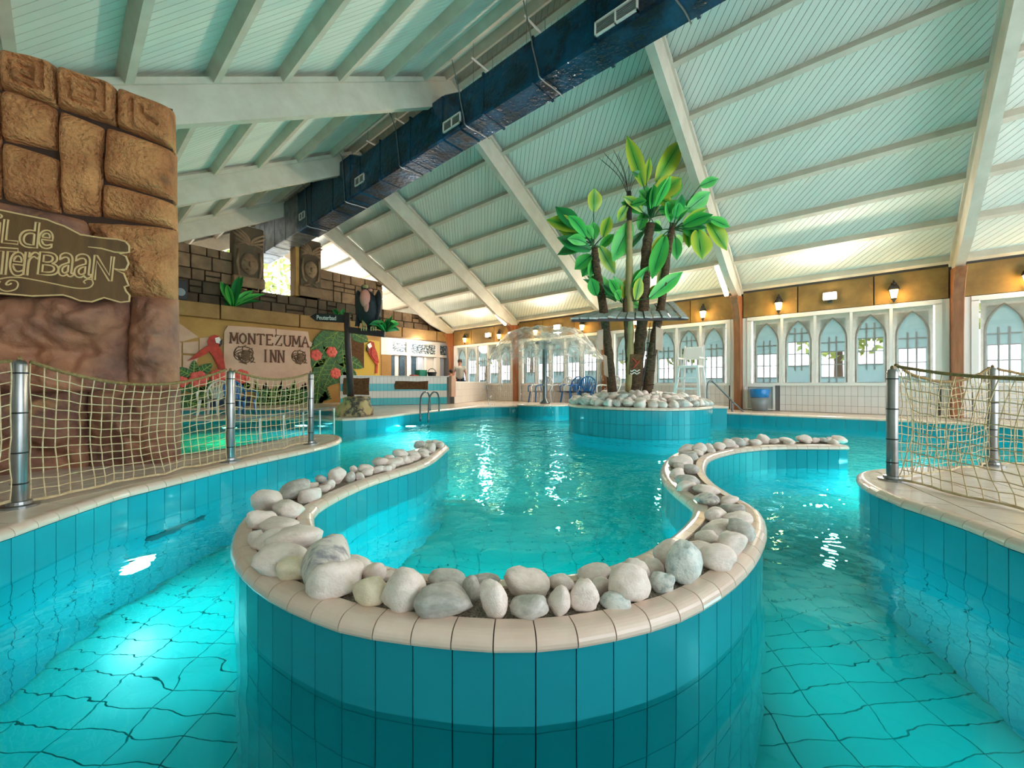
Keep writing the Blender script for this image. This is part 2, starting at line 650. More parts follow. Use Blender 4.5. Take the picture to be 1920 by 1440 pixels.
def pool_edge(root, P, closed, sign, ztop, tile='tile', rows=2, zbot=-1.25, limit=300, stuff_from=None, h=.235,
              focus=None, cope=True, tname='wall_tile', rowpitch=.24):
    """coping stones and glazed tiles along a resampled outline; sign picks the wet side"""
    N = norms(P, closed, sign)
    n = len(P)
    segs = [(i, (i+1) % n) for i in range(n if closed else n-1)]
    g = .0035
    P3 = lambda i, j, t, o, z: (P[i].lerp(P[j], t)+N[i].lerp(N[j], t)*o).to_3d()+Vector((0, 0, z))

    def span(i, j):
        L = (P[j]-P[i]).length
        return g/2/L, 1-g/2/L
    cp = []
    if cope:
        for i, j in segs:
            a, b = span(i, j)
            m = MB()
            k = len(COPE)
            vs = [P3(i, j, t, o, ztop+z) for t in (a, b) for (o, z) in COPE]
            fs = [tuple(range(k)), tuple(reversed(range(k, 2*k)))]+[(q, (q+1) % k, k+(q+1) % k, k+q) for q in range(k)]
            m.add(vs, fs)
            cp.append(m)
    tl = []
    z1 = ztop-.056 if cope else ztop
    r = 0
    while z1 > zbot+.05:
        z0 = max(zbot, z1-h)
        for i, j in segs:
            a, b = span(i, j)
            m = MB()
            m.hexa([P3(i, j, a, -.012, z0), P3(i, j, b, -.012, z0), P3(i, j, b, 0, z0), P3(i, j, a, 0, z0),
                    P3(i, j, a, -.012, z1), P3(i, j, b, -.012, z1), P3(i, j, b, 0, z1), P3(i, j, a, 0, z1)])
            m.key = (r if r < rows else 9+r, (P[i]-(focus or Vector((0, 0)))).length)
            tl.append(m)
        z1 = z0-.005
        r += 1
    for k, m in enumerate(cp[:limit]):
        m.build('coping_stone', 'coping', root, smooth=False)
    tl.sort(key=lambda m: m.key)
    for m in tl[:limit]:
        if m.key[0] < rows:
            m.build(tname, tile, root, fix=True)
    rest = [m for k, m in enumerate(tl) if k >= limit or m.key[0] >= rows]
    if rest:
        q = MB()
        for m in rest:
            q.add(m.v, m.f)
        tag(q.build('lower_tiles', tile, root), kind='stuff')

# ================================================================== roof
RX, RZ, SL = 5.4, 7.42, math.tan(math.radians(30))
CS, SN = math.cos(math.radians(30)), math.sin(math.radians(30))
Y0, Y1 = -9.3, 18.35
XW, XL = 12.2, -1.4
FR = [-9.3, -5.35, -1.4, 2.55, 6.5, 10.45, 14.4, 18.2]
SLEN = (XW-RX)/CS


def roof(x):
    return RZ-abs(x-RX)*SL


def clip(poly, a, b, c, keep_less):
    """keep the part of a convex polygon with a*x+b*y <= c (or >=)"""
    out = []
    sg = 1 if keep_less else -1
    for i in range(len(poly)):
        p, q = poly[i], poly[(i+1) % len(poly)]
        dp = sg*(a*p[0]+b*p[1]-c)
        dq = sg*(a*q[0]+b*q[1]-c)
        if dp <= 0:
            out.append(p)
        if dp*dq < 0:
            t = dp/(dp-dq)
            out.append((p[0]+(q[0]-p[0])*t, p[1]+(q[1]-p[1])*t))
    return out


for side, nm in ((1, 'ceiling'), (-1, 'ceiling')):
    def slope(s_, y, t, side=side):
        # s_ along the slope from the ridge, t depth below the deck
        return (RX+side*(s_*CS-t*SN*1), y, RZ-s_*SN-t*CS)
    m = MB()
    m.prism([(0, Y0), (SLEN, Y0), (SLEN, Y1), (0, Y1)], -.14, 0, slope)
    deck = m.build(nm, 'gap')
    tag(deck, 'white boarded roof slope rising from the arched windows' if side > 0 else 'white boarded roof slope above the stone gateway', None, None, 'structure')
    na, nb = .67, -.744
    c = na*0+nb*Y1
    cmax = na*SLEN+nb*Y0
    pitch = .0985
    k = 0
    while c < cmax:
        poly = [(0, Y0), (SLEN, Y0), (SLEN, Y1), (0, Y1)]
        poly = clip(poly, na, nb, c+pitch-.007, True)
        if len(poly) > 2:
            poly = clip(poly, na, nb, c, False)
        if len(poly) > 2:
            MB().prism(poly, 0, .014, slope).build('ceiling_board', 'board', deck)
        c += pitch
        k += 1
    # purlins and rafters
    offs = [.22]+[(7.0-5.4)+(i-2)*.835 for i in range(1, 8)]+[6.68]
    for x in offs:
        s_ = x/CS
        m = MB()
        m.prism([(s_-.045, Y0), (s_+.045, Y0), (s_+.045, Y1), (s_-.045, Y1)], .014, .17, slope)
        m.build('purlin', 'beam', deck)
    for y in FR:
        m = MB()
        m.prism([(.172*SL, .172), (SLEN, .172), (SLEN, .40), (SLEN-1.2, .60), (.60*SL, .60)], y-.07, y+.07,
                lambda a, b, t: slope(a, t, b))
        raf = m.build('rafter', 'beam', deck)
        m = MB()
        m.prism([(.10*SL+.002, .10), (SLEN, .10), (SLEN, .172), (.172*SL+.002, .172)], y-.11, y+.11, lambda a, b, t: slope(a, t, b))
        m.build('flange', 'beam', raf)

# ================================================================== water, pool shell
m = MB()
m.grid(2, 2, lambda a, b: (-9+22*a, -7+19*b, 0))
water = m.build('pool_water', 'water', fix=False)
tag(water, 'clear turquoise pool water with ripples and window glints', 'water', None, 'stuff')

# bottom tiles, laid square to the lazy-river channel
floor_ = MB().box(-10, -8, -1.40, 14, 13, -1.262).build('floor', 'fjoint')
tag(floor_, 'turquoise tiled pool bottom under the water', None, None, 'structure')
cells = []
px, py = .25, .125
for i in range(-44, 46):
    for j in range(0, 88):
        r_, d_ = i*px, .2+j*py
        w = cw(r_+px/2, d_+py/2)
        if -9 < w.x < 11 and -6 < w.y < 9.5:
            cells.append((math.hypot(r_, d_), r_, d_))
cells.sort()
q = MB()
k = 0
me0 = None
for D, r_, d_ in cells:
    a = [cw(r_+.0025, d_+.0025), cw(r_+px-.0025, d_+.0025), cw(r_+px-.0025, d_+py-.0025), cw(r_+.0025, d_+py-.0025)]
    if D > .55 and abs(r_) > .25 and k < 290:
        m = MB().hexa([p+Vector((0, 0, -1.262)) for p in a]+[p+Vector((0, 0, -1.25)) for p in a])
        m.build('floor_tile', 'ftile', floor_)
        k += 1
    else:
        n = len(q.v)
        q.v += [tuple(p+Vector((0, 0, -1.25))) for p in a]+[tuple(p+Vector((0, 0, -1.262))) for p in a]
        q.f += [(n, n+1, n+2, n+3)]+[(n+i, n+4+i, n+4+(i+1) % 4, n+(i+1) % 4) for i in range(4)]
tag(q.build('far_floor_tiles', 'ftile', floor_, fix=False), kind='stuff')


def V2(P):
    return [Vector((p[0], p[1])) for p in P]


def CWL(P):
    return [cw(r, d).to_2d() for r, d in P]


# ---------------- S-shaped planter
CL = [(-.86, 4.42), (-.90, 3.6), (-1.06, 3.15), (-1.17, 2.87), (-1.245, 2.5), (-1.25, 2.2), (-1.18, 2.0), (-1.01, 1.735), (-.78, 1.52),
      (-.535, 1.37), (-.345, 1.298), (.03, 1.25), (.35, 1.33), (.565, 1.455), (.79, 1.65), (.98, 1.87), (1.11, 2.06), (1.195, 2.25),
      (1.205, 2.47), (1.25, 2.83), (1.40, 3.28), (1.72, 3.84), (2.10, 4.2), (2.45, 4.43), (2.95, 4.6), (3.74, 4.6)]
cl = resample(spline(CWL(CL), 10), .04)
HW = .155
N = norms(cl, False, 1)
left_side = [p-n*HW for p, n in zip(cl, N)]
right_side = [p+n*HW for p, n in zip(cl, N)]


def cap(c, n, t, k=7):
    return [c+n*HW*math.cos(a)+t*HW*.8*math.sin(a) for a in [math.pi*(i+1)/(k+1) for i in range(k)]]


t0 = (cl[0]-cl[1]).normalized()
outline = right_side+list(reversed(left_side))
outline += cap(cl[0], -N[0], t0)
# one loop: right side forward, square end, left side back, round tip
loop = resample(outline, .1157, True)
area = sum(loop[i].x*loop[(i+1) % len(loop)].y-loop[(i+1) % len(loop)].x*loop[i].y for i in range(len(loop)))
SG = 1 if area > 0 else -1
pl = thing('planter_wall', 'low curving S shaped planter wall with white coping and turquoise tiles', 'planter wall', cw(0, 1.25, -1.25))
MB().prism([tuple(p) for p in inset(loop, True, SG, .011)], -1.26, .206).build('core', 'tilej', pl)
MB().prism([tuple(p) for p in inset(loop, True, SG, .058)], .2, .252).build('gravel_bed', 'gravel', pl)
pool_edge(pl, loop, True, SG, .26, rows=2, limit=300)


# ---------------- decks
def deckslab(name, poly, label, tiles=None, zt=.25):
    m = MB().prism([tuple(p) for p in poly], -1.27, zt)
    o = m.build(name, 'deckj' if tiles else 'deck')
    tag(o, label, None, None, 'structure')
    return o


def decktiles(root, poly, size, rot, bounds, zt=.26, limit=280, gap=.004, vertical=.25):
    """square floor tiles clipped to the deck outline"""
    c, s = math.cos(rot), math.sin(rot)
    P = [(p.x*c+p.y*s, -p.x*s+p.y*c) for p in poly]
    out = []
    x0, x1, y0, y1 = bounds
    i0, i1 = int(min(p[0] for p in P)/size)-1, int(max(p[0] for p in P)/size)+1
    j0, j1 = int(min(p[1] for p in P)/size)-1, int(max(p[1] for p in P)/size)+1
    for i in range(i0, i1+1):
        for j in range(j0, j1+1):
            q = P
            for a, b, cc, less in ((1, 0, i*size+gap, False), (1, 0, (i+1)*size-gap, True), (0, 1, j*size+gap, False), (0, 1, (j+1)*size-gap, True)):
                q = clip(q, a, b, cc, less)
                if len(q) < 3:
                    break
            if len(q) < 3:
                continue
            w = [Vector((x*c-y*s, x*s+y*c)) for x, y in q]
            cen = sum(w, Vector((0, 0)))/len(w)
            if not (x0 < cen.x < x1 and y0 < cen.y < y1):
                continue
            out.append((cen.length, w))
    out.sort(key=lambda a: a[0])
    q = MB()
    for k, (D, w) in enumerate(out):
        if k < limit:
            MB().prism([tuple(p) for p in w], vertical, zt).build('deck_tile', 'deck', root)
        else:
            q.prism([tuple(p) for p in w], vertical, zt)
    if q.v:
        tag(q.build('far_deck_tiles', 'deck', root), kind='stuff')


# left peninsula
LF = [(-1.9, -1.2), (-2.15, .2), (-2.28, 1.1), (-2.376, 1.856), (-2.414, 2.05), (-2.455, 2.28), (-2.49, 2.57), (-2.457, 2.78), (-2.42, 3.04), (-2.389, 3.318),
      (-2.32, 3.6), (-2.24, 3.91), (-2.15, 4.25), (-2.10, 4.6), (-2.13, 4.95), (-2.30, 5.3), (-2.55, 5.46), (-2.78, 5.35), (-2.86, 5.0)]
LB = [(-2.95, 4.6), (-3.1, 4.0), (-3.3, 3.62)]
lf = resample(spline(CWL(LF), 6), .1157)
lpoly = lf+CWL(LB+[(-4.2, 3.9), (-6.0, 3.4), (-6.5, 0), (-6, -1.2)])
area = sum(lpoly[i].x*lpoly[(i+1) % len(lpoly)].y-lpoly[(i+1) % len(lpoly)].x*lpoly[i].y for i in range(len(lpoly)))
sgl = 1 if area > 0 else -1
lin_poly = inset(lf, False, sgl, .06)+lpoly[len(lf):]
ld = deckslab('floor', inset(lf, False, sgl, .011)+lpoly[len(lf):], 'left pool deck with netting posts beside the stone gateway', True, .206)
pool_edge(ld, lf, False, sgl, .26, rows=2, limit=250)
decktiles(ld, lin_poly, .30, .55, (-3, 6, -3, 9), vertical=.2)
lbk = resample(CWL([(-2.86, 5.0)]+LB+[(-4.2, 3.9)]), .1157)
pool_edge(ld, lbk, False, sgl, .26, rows=0, limit=120)

# right peninsula
RF = [(2.05, -1.2), (2.14, .3), (2.18, 1.2), (2.21, 1.727), (2.229, 1.807), (2.254, 1.908), (2.279, 2.02), (2.289, 2.122), (2.30, 2.235), (2.305, 2.36), (2.338, 2.477), (2.365, 2.595),
      (2.425, 2.737), (2.52, 2.90), (2.70, 3.10), (2.95, 3.22), (3.3, 3.29), (4.2, 3.42), (5.4, 3.6), (6.6, 3.72)]
rf = list(reversed(resample(spline(CWL(RF), 6), .1157)))
rpoly = rf+CWL([(5.5, -1.2), (8, -.5), (8.2, 2.9)])
area = sum(rpoly[i].x*rpoly[(i+1) % len(rpoly)].y-rpoly[(i+1) % len(rpoly)].x*rpoly[i].y for i in range(len(rpoly)))
sgr = 1 if area > 0 else -1
rd = deckslab('floor', inset(rf, False, sgr, .011)+rpoly[len(rf):], 'right pool deck of cream tiles under the netting', True, .206)
pool_edge(rd, rf, False, sgr, .26, rows=2, limit=250)
decktiles(rd, inset(rf, False, sgr, .06)+rpoly[len(rf):], .30, .35, (0, 9, -6, 3), vertical=.2)

# far deck round the main basin
FE = [(-12, 9.9), (-9.6, 10.9), (-7.6, 11.3), (-5.6, 11.1), (-4.5, 10.4), (-3.8, 9.2), (-3.5, 7.95)]
fe = CWL(FE)+V2([(4.44, 7.70), (5.6, 8.15), (7.2, 8.65), (8.5, 8.85), (9.7, 8.15), (10.4, 6.6), (10.68, 4), (10.7, 1.65), (10.75, -.3), (10.5, -1.6), (10.0, -2.6), (9.7, -4), (9.6, -6)])
fe = resample(spline(fe, 8), .24)
fpoly = fe+V2([(12.6, -6), (12.6, 19), (-3.2, 19), (-3.2, 17)])
area = sum(fpoly[i].x*fpoly[(i+1) % len(fpoly)].y-fpoly[(i+1) % len(fpoly)].x*fpoly[i].y for i in range(len(fpoly)))
sgf = 1 if area > 0 else -1
fd = deckslab('floor', inset(fe, False, sgf, .011)+fpoly[len(fe):], 'far pool deck in front of the counter and arched windows', None, .252)
pool_edge(fd, fe, False, sgf, .26, rows=1, limit=200, h=.235)
# lower deck of the side basin behind the left netting
LE = resample(spline(CWL([(-12, 8.6), (-9, 9.2), (-6.6, 9.75), (-4.9, 9.75), (-4.0, 9.2)]), 8), .24)
lpo = LE+CWL([(-4.6, 10.5), (-5.6, 11.2), (-7.6, 11.4), (-9.6, 11.0), (-12, 10)])
area = sum(lpo[i].x*lpo[(i+1) % len(lpo)].y-lpo[(i+1) % len(lpo)].x*lpo[i].y for i in range(len(lpo)))
sgs = 1 if area > 0 else -1
sd = deckslab('floor', inset(LE, False, sgs, .011)+lpo[len(LE):], 'lower deck of the side basin with the plastic chairs', None, .092)
pool_edge(sd, LE, False, sgs, .10, rows=0, limit=120)

# ---------------- palm island
IC = Vector((7.7, 3.44))


def drum(name, c, r, ztop, label, cat, rows, pitch, n_core=48):
    root = thing(name, label, cat, (c.x, c.y, -1.25))
    n = round(2*math.pi*r/pitch)
    P = [Vector((c.x+r*math.cos(2*math.pi*i/n), c.y+r*math.sin(2*math.pi*i/n))) for i in range(n)]
    MB().prism([tuple(p) for p in inset(P, True, 1, .011)], -1.26, ztop-.054).build('core', 'tilej', root)
    pool_edge(root, P, True, 1, ztop, rows=rows, limit=160)
    return root, P


isl, ip = drum('palm_island', IC, 1.36, .54, 'large round tiled island topped with pebbles and palms', 'planter', 2, .1157)
MB().prism([tuple(p) for p in inset(ip, True, 1, .058)], .45, .535).build('gravel_bed', 'gravel', isl)
fo, fp = drum('fountain_plinth', Vector((10.05, 7.5)), .86, .33, 'small round tiled plinth under the mushroom fountain', 'plinth', 1, .1157)
MB().prism([tuple(p) for p in inset(fp, True, 1, .058)], .2, .33).build('top_slab', 'deck', fo)

# small entry platform right of the island
c = cw(4.95, 9.75)
ep = MB()
q = [cw(4.55, 9.5), cw(5.05, 9.4), cw(5.2, 10.1), cw(4.7, 10.2)]
ep.hexa([p+Vector((0, 0, -1.25)) for p in q]+[p+Vector((0, 0, .36)) for p in q])
ep = tag(ep.build('entry_platform', 'tile'), 'small tiled entry platform with handrail beside the palm island', 'platform')
q2 = [cw(4.52, 9.47), cw(5.08, 9.37), cw(5.23, 10.13), cw(4.67, 10.23)]
MB().hexa([p+Vector((0, 0, .36)) for p in q2]+[p+Vector((0, 0, .41)) for p in q2]).build('top_slab', 'coping', ep, bevel=.01)

# ================================================================== window wall
wr = MB()
wr.box(12.2, Y0, -1.2, 12.5, Y1, .93)
wr.box(12.2, Y0, 2.66, 12.5, Y1, 3.52)
for a in FR:
    wr.box(12.2, a-.24, .93, 12.5, a+.24, 2.66)
wr.box(12.2, 14.6, .9, 12.5, Y1, 2.7)
wall = wr.build('wall_right', 'wjoint')
tag(wall, 'window wall with white tiles below and ochre stone fascia above', None, None, 'structure')
tiles_far = MB()
cnt = 0
tl = []
for b in range(0, 6):
    ya, yb = FR[b]+.25, FR[b+1]-.12
    if b in (2, 3):
        yb -= .72
    n = int((yb-ya)/.1157)
    for i in range(n):
        y = ya+i*.1157
        for j, (za, zb) in enumerate(((.262, .42), (.425, .655), (.66, .90))):
            m = MB().box(12.18, y+.002, za, 12.205, y+.1135, zb)
            tl.append((abs(y+.2), m))
tl.sort(key=lambda a: a[0])
for k, (D, m) in enumerate(tl):
    if k < 290:
        m.build('wall_tile', 'wtile', wall)
    else:
        tiles_far.add(m.v, m.f)
tag(tiles_far.build('far_wall_tiles', 'wtile', wall), kind='stuff')

# panel meshes shared by all the arched windows
PW, PH = .62, 1.64


def panel_meshes(low):
    hw = .225
    z0, zs, za = .02, 1.0, 1.52
    ap = []
    nA = 10
    R0 = (hw*hw+(za-zs)**2)/(2*hw)      # pointed arch radius
    left = []
    for i in range(nA+1):
        z = zs+(za-zs)*i/nA
        x = -hw+R0-math.sqrt(max(0, R0*R0-(z-zs)**2))
        left.append((min(0, x), z))
    arch = [(-hw, z0), (-hw, .5)]+left+[(-x, z) for x, z in reversed(left[:-1])]+[(hw, .5), (hw, z0)]
    n = len(arch)
    out = []
    for k, (x, z) in enumerate(arch):
        if k <= 1:
            out.append((-PW/2, z if k else 0))
        elif k >= n-2:
            out.append((PW/2, z if k < n-1 else 0))
        elif z < zs+.2:
            out.append((-PW/2 if x < 0 else PW/2, z))
        elif z < zs+.33:
            out.append((-PW/2 if x < 0 else PW/2, PH))
        else:
            out.append((x*PW/2/.21, PH))
    f = MB()
    for k in range(n-1):
        a, b, c2, d2 = arch[k], arch[k+1], out[k+1], out[k]
        f.add([(.0, a[0], a[1]), (.0, b[0], b[1]), (.0, c2[0], c2[1]), (.0, d2[0], d2[1])], [(3, 2, 1, 0)])
    f.add([(0, -PW/2, 0), (0, PW/2, 0), (0, PW/2, .02), (0, -PW/2, .02)], [(3, 2, 1, 0)])
    # arch moulding
    t = MB()
    t.tube([(-.004, x*1.13, z+(.03 if z > zs else 0)) for x, z in arch], .014, 6)
    bl = MB()
    h0, h1 = (.14, .75) if low else (.43, 1.02)
    for y0, y1, a, b in ((-.24, .24, 0, h0), (-.24, .24, h1, PH-.1), (-.24, -.205, h0, h1), (.205, .24, h0, h1)):
        bl.add([(.035, y0, a), (.035, y1, a), (.035, y1, b), (.035, y0, b)], [(0, 1, 2, 3)])
    mu = MB()
    for y in (-.0683, .0683):
        mu.box(.026, y-.014, h0-.12, .052, y+.014, h1+.35)
    for z in (h0, (h0+h1)/2, h1, h1+.22):
        mu.box(.028, -.21, z-.012, .054, .21, z+.012)
    return f.mesh('panel'), t.mesh('moulding', True), bl.mesh('blind'), mu.mesh('bars')


PM = {}
for low in (0, 1):
    ms = panel_meshes(low)
    for me, mm in zip(ms, ('film', 'film', 'blind', 'muntin')):
        me.materials.append(M[mm])
    PM[low] = ms
gl = MB().box(-.03, -.31, 0, -.026, .31, PH).mesh('pane')
gl.materials.append(M['glass'])


def put(name, me, parent, loc):
    o = bpy.data.objects.new(name, me)
    COL.objects.link(o)
    o.parent = parent
    o.matrix_parent_inverse = WM[parent.name].inverted()
    o.location = loc
    WM[o.name] = Matrix.Translation(loc)
    return o


wn = 0
for b in range(6):
    wn += 1
    ya, yb = FR[b]+.26, FR[b+1]-.26
    root = thing('window_%d' % wn, None, None, (12.15, (ya+yb)/2, .92), None, 'structure')
    fr = MB()
    fr.box(12.10, ya-.06, .90, 12.22, yb+.06, .965)
    fr.box(12.10, ya-.06, 2.60, 12.22, yb+.06, 2.70)
    fr.box(12.10, ya-.06, .96, 12.22, ya+.04, 2.61)
    fr.box(12.10, yb-.04, .96, 12.22, yb+.06, 2.61)
    fr.build('window_frame', 'white', root)
    p = (yb-ya-.08)/5
    for i in range(1, 5):
        y = ya+.04+p*i
        MB().box(12.11, y-.026, .965, 12.21, y+.026, 2.6).build('mullion', 'white', root)
    for i in range(5):
        y = ya+.04+p*(4-i+.5)
        low = 1 if (i+b) % 2 == 1 else 0
        if b == 2:
            low = 1 if i % 2 == 0 else 0
        ms = PM[low]
        a = put('arched_panel', ms[0], root, (12.17, y, .963))
        put('arch_moulding', ms[1], a, (12.17, y, .963))
        put('blind', ms[2], a, (12.17, y, .963))
        put('window_bars', ms[3], a, (12.17, y, .963))
        put('glass_pane', gl, root, (12.17, y, .963))
# low mural panels beside two posts
for b in (2, 3):
    y1 = FR[b+1]-.16
    m = MB().box(12.13, y1-.62, .30, 12.19, y1, .88)
    t_ = m.build('mural_panel', 'greyprint', wall)
    f = MB()
    for a in ((y1-.66, .27, y1+.02, .30), (y1-.66, .87, y1+.02, .90), (y1-.66, .3, y1-.62, .88), (y1-.0, .3, y1+.03, .88)):
        f.box(12.10, a[0], a[1], 12.19, a[2], a[3])
    f.build('panel_frame', 'white', t_)
# fascia panels above the windows
for b in range(6):
    ya, yb = FR[b]+.1, FR[b+1]-.1
    cuts = [ya, ya+1.15, ya+2.55, yb]
    for i in range(3):
        MB().box(12.12, cuts[i]+.012, 2.715, 12.215, cuts[i+1]-.012, 3.36).build('fascia_panel', 'fascia', wall)
for y in FR[:7]:
    for s_ in (-1, 1):
        MB().box(12.12, min(y+s_*.09, y+s_*.205), .26, 12.21, max(y+s_*.09, y+s_*.205), 2.70).build('pilaster', 'white', wall, bevel=.006)
# brown posts under the rafters
for y in FR[:7]:
    m = MB()
    prof = [(12.18, .26), (11.98, .26), (11.96, 2.0), (11.90, 2.6), (11.72, 3.02), (11.55, 3.22), (12.18, 3.3)]
    m.prism(prof, y-.085, y+.085, lambda a, b_, t: (a, t, b_))
    m.build('post', 'wood', wall, bevel=.008)

# ================================================================== gable wall behind the stone front
gw = MB()
GY = 18.25
F3 = lambda a, b_, t: (a, t, b_)
gw.prism([(XL-.2, .2), (3.3, .2), (3.3, roof(3.3)), (XL-.2, roof(XL-.2))], GY, GY+.2, F3)
gw.prism([(7.5, .2), (12.4, .2), (12.4, roof(12.4)), (7.5, roof(7.5))], GY, GY+.2, F3)
gw.prism([(3.3, .2), (7.5, .2), (7.5, 4.4), (3.3, 4.4)], GY, GY+.2, F3)
gw.prism([(3.3, 5.66), (5.4, 6.87), (7.5, 5.66), (7.5, roof(7.5)), (5.4, RZ), (3.3, roof(3.3))], GY, GY+.2, F3)
tag(gw.build('wall_back', 'white'), 'pale gable end wall behind the stone front', None, None, 'structure')
g6 = thing('window_7', None, None, (5.4, GY, 4.4), None, 'structure')
for x in (3.34, 4.45, 6.06, 7.46):
    MB().box(x-.035, GY+.02, 4.4, x+.035, GY+.12, 6.87-abs(x-5.4)*SL).build('mullion', 'white', g6)
f = MB()
f.beam((3.3, GY+.07, 5.66), (5.4, GY+.07, 6.87), .1, .08)
f.beam((7.5, GY+.07, 5.66), (5.4, GY+.07, 6.87), .1, .08)
f.box(3.3, GY+.02, 4.38, 7.5, GY+.12, 4.46)
f.build('window_frame', 'white', g6)
MB().prism([(3.3, 4.4), (7.5, 4.4), (7.5, 5.66), (5.4, 6.87), (3.3, 5.66)], GY+.09, GY+.095, F3).build('glass_pane', 'glass', g6)
wl = MB()
wl.box(XL-.25, Y0, -1.2, XL, Y1, 3.55)
tag(wl.build('wall_left', 'white'), 'pale left wall hidden behind the stone gateway', None, None, 'structure')

# ================================================================== stone gateway with the carved plank sign
TB = Vector((.69, 4.64, 0))
TE = Vector((-.949, .315, 0))       # along the face, to the left
TN = Vector((-.315, -.949, 0))      # out of the face


def tq(u, v):
    """pixel of the photograph -> (along, up) on the gateway face"""
    q = ray(u, v)
    o = Vector((0, 0, EYE))
    t = (TB-o).dot(TN)/q.dot(TN)
    p = o+q*t
    return ((p-TB).dot(TE), p.z)


def tw(a, z, n):
    return TB+TE*a+TN*n+Vector((0, 0, z))


gate = thing('stone_gateway', 'tall brown rock gateway of carved blocks at the left edge', 'gateway', (.2, 4.8, .26))
m = MB()
m.hexa([tw(.36, .2, -.75), tw(1.6, .2, -.75), tw(1.6, .2, 0), tw(.015, .2, 0),
        tw(.36, 3.40, -.75), tw(1.6, 3.40, -.75), tw(1.6, 3.40, 0), tw(.015, 3.40, 0)])
m.build('core', 'templej', gate)


def block(name, quad, bulge, material, rough, seed, power=5, n=26, carve=None):
    A = [tq(*p) for p in quad]    # TL TR BR BL

    def fn(x, y):
        top = Vector(A[0]).lerp(Vector(A[1]), x)
        bot = Vector(A[3]).lerp(Vector(A[2]), x)
        p = bot.lerp(top, y)
        ex, ey = abs(2*x-1), abs(2*y-1)
        k = max(0, 1-ex**power)**.5*max(0, 1-ey**power)**.5
        h = bulge*k
        q = Vector((p.x*1.6+seed*3.1, p.y*1.6, seed))
        h += k*rough*(noise.noise(q*1.3)*1.2+noise.noise(q*4)*.45+noise.noise(q*9)*.2)
        wob = .012*k
        if carve:
            h -= carve(x, y)*k
        return tw(p.x+noise.noise(q*3)*wob, p.y+noise.noise(q*3+Vector((7, 0, 0)))*wob, h-.02)
    g = MB().grid(n, n, fn, flip=True)
    b = len(g.v)
    # closed sides back into the core
    ring = [i for i in range(n+1)]+[(j+1)*(n+1)-1 for j in range(1, n+1)]+[n*(n+1)+i for i in range(n-1, -1, -1)]+[j*(n+1) for j in range(n-1, 0, -1)]
    base = len(g.v)
    for i in ring:
        g.v.append(tuple(Vector(g.v[i])-TN*.08))
    L = len(ring)
    for i in range(L):
        g.f.append((ring[i], ring[(i+1) % L], base+(i+1) % L, base+i))
    return g.build(name, material, gate, smooth=True)


def spiral(x, y):
    # square spiral groove
    x, y = (x-.5)*2, (y-.5)*2
    d = 0
    segs = [((-.55, .62), (.6, .62)), ((.6, .62), (.6, -.6)), ((.6, -.6), (-.55, -.6)), ((-.55, -.6), (-.55, .62)), ((-.2, .22), (.28, .22)), ((.28, .22), (.28, -.25)), ((.28, -.25), (-.15, -.25))]
    for a, b in segs:
        a, b = Vector(a), Vector(b)
        p = Vector((x, y))
        t = max(0, min(1, (p-a).dot(b-a)/(b-a).length_squared))
        d = max(d, 1-((p-a-(b-a)*t).length/.14)**2)
    return max(0, d)*.05


def hook(x, y):
    x, y = (x-.5)*2, (y-.5)*2
    d = 0
    for a, b in [((-.45, .5), (-.45, -.8)), ((-.1, .3), (-.05, -.1)), ((-.05, -.1), (.45, -.3))]:
        a, b = Vector(a), Vector(b)
        p = Vector((x, y))
        t = max(0, min(1, (p-a).dot(b-a)/(b-a).length_squared))
        d = max(d, 1-((p-a-(b-a)*t).length/.12)**2)
    return max(0, d)*.045


block('frieze_block', [(6, 101), (112, 131), (111, 206), (6, 170)], .14, 'temple', .04, 1, 8, 40, spiral)
block('frieze_block', [(113, 131), (223, 172), (222, 240), (111, 204)], .14, 'temple', .04, 2, 8, 40, spiral)
block('frieze_block', [(223, 171), (325, 208), (326, 282), (222, 240)], .14, 'temple', .04, 3, 8, 40, hook)
block('frieze_block', [(-70, 85), (5, 101), (5, 172), (-70, 145)], .06, 'temple', .04, 4, 8)
block('stone_block', [(7, 172), (110, 206), (110, 285), (7, 266)], .13, 'temple', .05, 5)
block('stone_block', [(7, 268), (114, 300), (117, 404), (9, 378)], .13, 'temple', .05, 6)
block('stone_block', [(113, 206), (198, 240), (192, 410), (118, 402)], .14, 'temple', .05, 7)
block('stone_block', [(200, 240), (328, 286), (328, 378), (196, 342)], .14, 'temple', .05, 8)
block('stone_block', [(194, 345), (329, 384), (329, 430), (192, 408)], .13, 'temple', .05, 9)
block('stone_block', [(-70, 150), (5, 172), (6, 380), (-70, 360)], .10, 'temple', .05, 10)
block('boulder', [(-70, 362), (163, 412), (240, 560), (-70, 570)], .10, 'templed', .10, 11, 4)
block('boulder', [(160, 416), (330, 430), (330, 565), (238, 560)], .16, 'temple', .14, 12, 3.5, 34)
block('boulder', [(-70, 560), (250, 548), (246, 735), (-70, 745)], .34, 'templed', .24, 13, 2.6, 48)
block('boulder', [(246, 548), (331, 558), (333, 735), (240, 735)], .24, 'templed', .2, 14, 2.8, 36)
block('boulder', [(-70, 730), (170, 725), (170, 915), (-70, 935)], .26, 'templed', .22, 15, 3, 40)
block('boulder', [(165, 722), (335, 728), (336, 875), (168, 905)], .24, 'templed', .22, 16, 3, 40)

